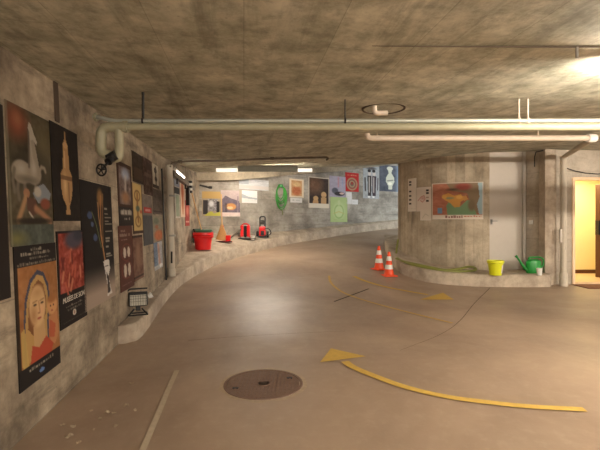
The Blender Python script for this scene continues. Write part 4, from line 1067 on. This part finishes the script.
# broom standing head up in the tub
bt_, tp = Vector((p.x - .03, p.y + .06, p.z + 17.2 * kS - .05)), at(191.8, 193, 10.45)
t = thing('upturned_broom', 'broom standing head up in the red tub with striped black and white bristles', 'broom', bt_)
d_ = tp - bt_
MB().tube([(0, 0, .02), d_], .017, 8).build('handle', M['wood'], t, smooth=True)
hx = d_ + Vector((-.02, 0, .12)); 
for k, m_ in enumerate(('black', 'white', 'black', 'white', 'black')):
    MB().box(hx + Vector((-.03, 0, -.09 + .06 * k)), (.11, .07, .06)).build('bristle_band', M[m_], t, label=('white' if m_ == 'white' else 'black') + ' bristles')
# rail along the left wall
p0, p1 = at(171.5, 173, 8.2), at(199, 188.5, 11.6)
n2 = Vector((1, .13, 0)).normalized()
t = thing('wall_rail', 'dark wall rail under the slim white lamp on the left wall', 'rail', p0)
d_ = p1 - p0; L_ = math.hypot(d_.x, d_.y); Rz = Matrix.Rotation(math.atan2(d_.y, d_.x), 3, 'Z')
x1 = Vector((lx(8.2) + .05, 8.2, p0.z)); x2 = Vector((-2.93 + .0, 11.7, p0.z + (p1.z - p0.z)))
b = MB(); dv = x2 - x1
b.add([x1 + Vector((a_, 0, c_)) - p0 for a_, c_ in ((-.04, -.05), (.05, -.05), (.05, .05), (-.04, .05))] + [x2 + Vector((a_, 0, c_)) - p0 for a_, c_ in ((-.04, -.05), (.05, -.05), (.05, .05), (-.04, .05))], [(0, 1, 2, 3), (7, 6, 5, 4), (0, 4, 5, 1), (1, 5, 6, 2), (2, 6, 7, 3), (3, 7, 4, 0)])
b.build('beam', M['brownpipe'], t)
for u_ in (.15, .5, .85):
    c_ = x1 + dv * u_ - p0; MB().box(c_ + Vector((.02, 0, -.10)), (.03, .03, .12)).build('hook', M['dark'], t)
c_ = x1 + dv * .55
o = MB().box((0, 0, -.27), (.08, .10, .42)).build('hanging_strap', M['black'], loc=(c_.x + .06, c_.y, c_.z - .05), bevel=.008)
tag(o, 'black strap hanging from the wall rail next to the striped broom head', 'strap')
# clamp lamp in the corner under the beam
q = at(207, 186.5, 12.15)
t = thing('corner_bracket', 'dark metal bracket high in the corner above the yellow sky poster', 'bracket', q)
MB().box((-.06, 0, 0), (.30, .06, .05), Matrix.Rotation(.25, 3, 'Y')).build('arm', M['dark'], t)
MB().box((.10, 0, -.03), (.09, .08, .07)).build('clamp', M['dark'], t)

# straw broom leaning on the far wall
p = on_kerb(222, 240); p.z = kerb_z(p.x, p.y); k = p.y / F
t = thing('straw_broom', 'straw broom leaning upright against the far wall below the two posters', 'broom', p)
b = MB(); b.lathe([(6.2 * k, 0), (5.2 * k, 4 * k), (2.6 * k, 11 * k), (1.1 * k, 15.5 * k), (.0, 15.6 * k)], 20, sy=.4); 
for a_ in range(9): b.tube([((-5.8 + 1.45 * a_) * k, -.055, 0), ((-.9 + .22 * a_) * k, -.03, 14.5 * k)], .006, 5)
b.build('straw_head', M['straw'], t, smooth=True)
MB().lathe([(1.9 * k, 0), (1.7 * k, .06)], 12, (0, 0, 12.2 * k), sy=.6).build('binding', M['red2'], t)
MB().tube([(0, 0, 14.5 * k), (-1.5 * k, .12, 46 * k)], .018, 8).build('handle', M['wood'], t, smooth=True)
q = on_kerb(224, 241.8); q.y -= .06; q.z = kerb_z(q.x, q.y)
t = thing('dustpan', 'red dustpan with a dark front edge lying before the straw broom', 'dustpan', q)
MB().box((-.02, 0, .022), (.52, .16, .025)).build('pan', M['red2'], t, bevel=.006)
MB().box((-.02, -.085, .018), (.54, .02, .03)).build('lip', M['black'], t)
MB().box((.12, .06, .115), (.14, .05, .16)).build('handle', M['red'], t, bevel=.015)
# red jerrycan, stick and mat
p = on_kerb(246, 238.6); p.z = kerb_z(p.x, p.y); k = p.y / F
t = thing('floor_mat', 'thin black mat below the red canister on the far kerb', 'mat', (p.x + .04, p.y - .05, p.z))
MB().box((0, 0, .008), (.50, .30, .016)).build('mat', M['rubber'], t, bevel=.004)
p2 = Vector((p.x - .02, p.y, p.z + .016))
t = thing('red_canister', 'red twin canister with a dark gap between its halves on the far kerb', 'canister', p2)
for s_ in (-1, 1):
    MB().box((s_ * 3.2 * k, 0, 6.6 * k), (3.1 * k, .16, 12.6 * k)).build('half', M['red'], t, bevel=.03)
    MB().box((s_ * 2.7 * k, -.01, .8 * k), (3.2 * k, .14, 1.6 * k)).build('foot', M['grey'], t, bevel=.006)
MB().box((0, .03, 6.4 * k), (3.4 * k, .08, 11.5 * k)).build('core', M['black'], t)
MB().tube(bend([(-3.4 * k, 0, 12.6 * k), (-2.2 * k, 0, 14.2 * k), (2.2 * k, 0, 14.2 * k), (3.4 * k, 0, 12.6 * k)], .05), .02, 8).build('handle', M['red2'], t, smooth=True)
q = on_kerb(230.5, 238.5); q.z = kerb_z(q.x, q.y); tp = at(241.3, 229, p.y - .10)
o = MB().tube([(0, 0, .018), tp - q], .024, 8).build('wooden_stick', M['brownpipe'], loc=q, smooth=True)
tag(o, 'dark stick leaning at a slant between the dustpan and the red canister', 'stick')
q = on_kerb(252.7, 240); q.z = kerb_z(q.x, q.y)
o = MB().lathe([(0, 0), (.052, 0), (.066, .13), (.070, .135), (.062, .135), (.05, .01), (0, .01)], 20).build('grey_cup', M['white'], loc=q, smooth=True)
tag(o, 'small pale cup on the far kerb between the canister and the red machine', 'cup')
# pressure washer
p = on_kerb(262.5, 237.6); p.z = kerb_z(p.x, p.y); k = p.y / F
t = thing('pressure_washer', 'red pressure washer with black handle frame and grey wheels on the far kerb', 'pressure washer', p)
MB().box((0, 0, 6.4 * k), (6.6 * k, .20, 9.6 * k)).build('body', M['red'], t, bevel=.035)
MB().box((0, -.02, 1.1 * k), (8 * k, .24, 1.4 * k)).build('base', M['black'], t, bevel=.01)
MB().box((.2 * k, -.11, 4.6 * k), (3.4 * k, .03, 4.4 * k)).build('front_panel', M['black'], t, bevel=.008)
MB().box((0, .02, 14.4 * k), (5.6 * k, .12, 6.2 * k)).build('motor_cover', M['dark'], t, bevel=.02)
MB().box((0, -.045, 12.0 * k), (3.2 * k, .02, 2.2 * k)).build('badge', M['grey'], t)
MB().tube(bend([(-2.6 * k, .03, 10 * k), (-2.6 * k, .03, 21 * k), (2.6 * k, .03, 21 * k), (2.6 * k, .03, 10 * k)], .06), .022, 8).build('handle_frame', M['black'], t, smooth=True)
for s_ in (-1, 1):
    b = MB().tube([(s_ * 4.2 * k, .04, 3.2 * k), (s_ * 6.2 * k, .04, 3.2 * k)], 3.2 * k, 20); w = b.build('wheel', M['rubber'], t, smooth=True)
    MB().tube([(s_ * 6.1 * k, .04, 3.2 * k), (s_ * 6.5 * k, .04, 3.2 * k)], 1.8 * k, 16).build('hub', M['grey'], w, smooth=True)
MB().tube([(4.5 * k + .11 * math.cos(a_) * (1 + .02 * a_), -.10 + .004 * a_, 5.6 * k + .11 * math.sin(a_)) for a_ in np.linspace(0, 12.5, 60)], .012, 6).build('hose_coil', M['black'], t, smooth=True)
MB().tube([(-5.0 * k + .10 * math.cos(a_), -.08 + .004 * a_, 4.6 * k + .12 * math.sin(a_)) for a_ in np.linspace(0, 12.5, 60)], .014, 6).build('cable_coil', M['grey'], t, smooth=True)
# hose coil hung on the far wall
t0, Y0 = FAR.hit(279); pw = FAR.pos(t0); tg = FAR.tan(t0); nr = np.array([tg[1], -tg[0]])
q = Vector((pw[0] + nr[0] * .05, pw[1] + nr[1] * .05, CAMZ + (HOR - 186) / F * Y0)); k = Y0 / F
t = thing('hose_coil', 'green garden hose hung in loops on the far wall', 'hose', q)
P = []
rs = random.Random(3)
for i in range(5):
    rx, rz = (4.9 + .7 * i + rs.uniform(-.5, .5)) * k, (7.0 + 1.2 * i + rs.uniform(-.4, .4)) * k
    for a_ in np.linspace(0, 2 * math.pi, 26)[:-1]:
        lx_ = rx * math.sin(a_) * (1.0 + .08 * math.cos(a_)); lz_ = -rz + rz * math.cos(a_)
        P.append((tg[0] * lx_ + nr[0] * (.02 + .012 * i), tg[1] * lx_ + nr[1] * (.02 + .012 * i), lz_ + .03 - .01 * i))
MB().tube(P, .016, 7).build('hose_loops', M['hose'], t, smooth=True)
MB().tube(catmull([(tg[0] * u_ * k, tg[1] * u_ * k, v_ * k) for u_, v_ in ((-5, -12), (-3, -18), (1, -23.5), (3.4, -25), (3.6, -29))], 6), .013, 7).build('hose_tail', M['hose2'], t, smooth=True)
MB().box((nr[0] * .03, nr[1] * .03, .0), (.16, .16, .10)).build('hanger', M['green'], t, bevel=.03)
# coir mat before the open door
p = Vector((6.55, 9.02, 0))
o = MB().box((0, 0, .012), (1.35, .54, .022)).build('door_mat', M['mat'], loc=(6.62, 9.03, float(floor_z(6.6, 9.0)) + .001), bevel=.006)
tag(o, 'brown door mat on the floor before the open door', 'mat')
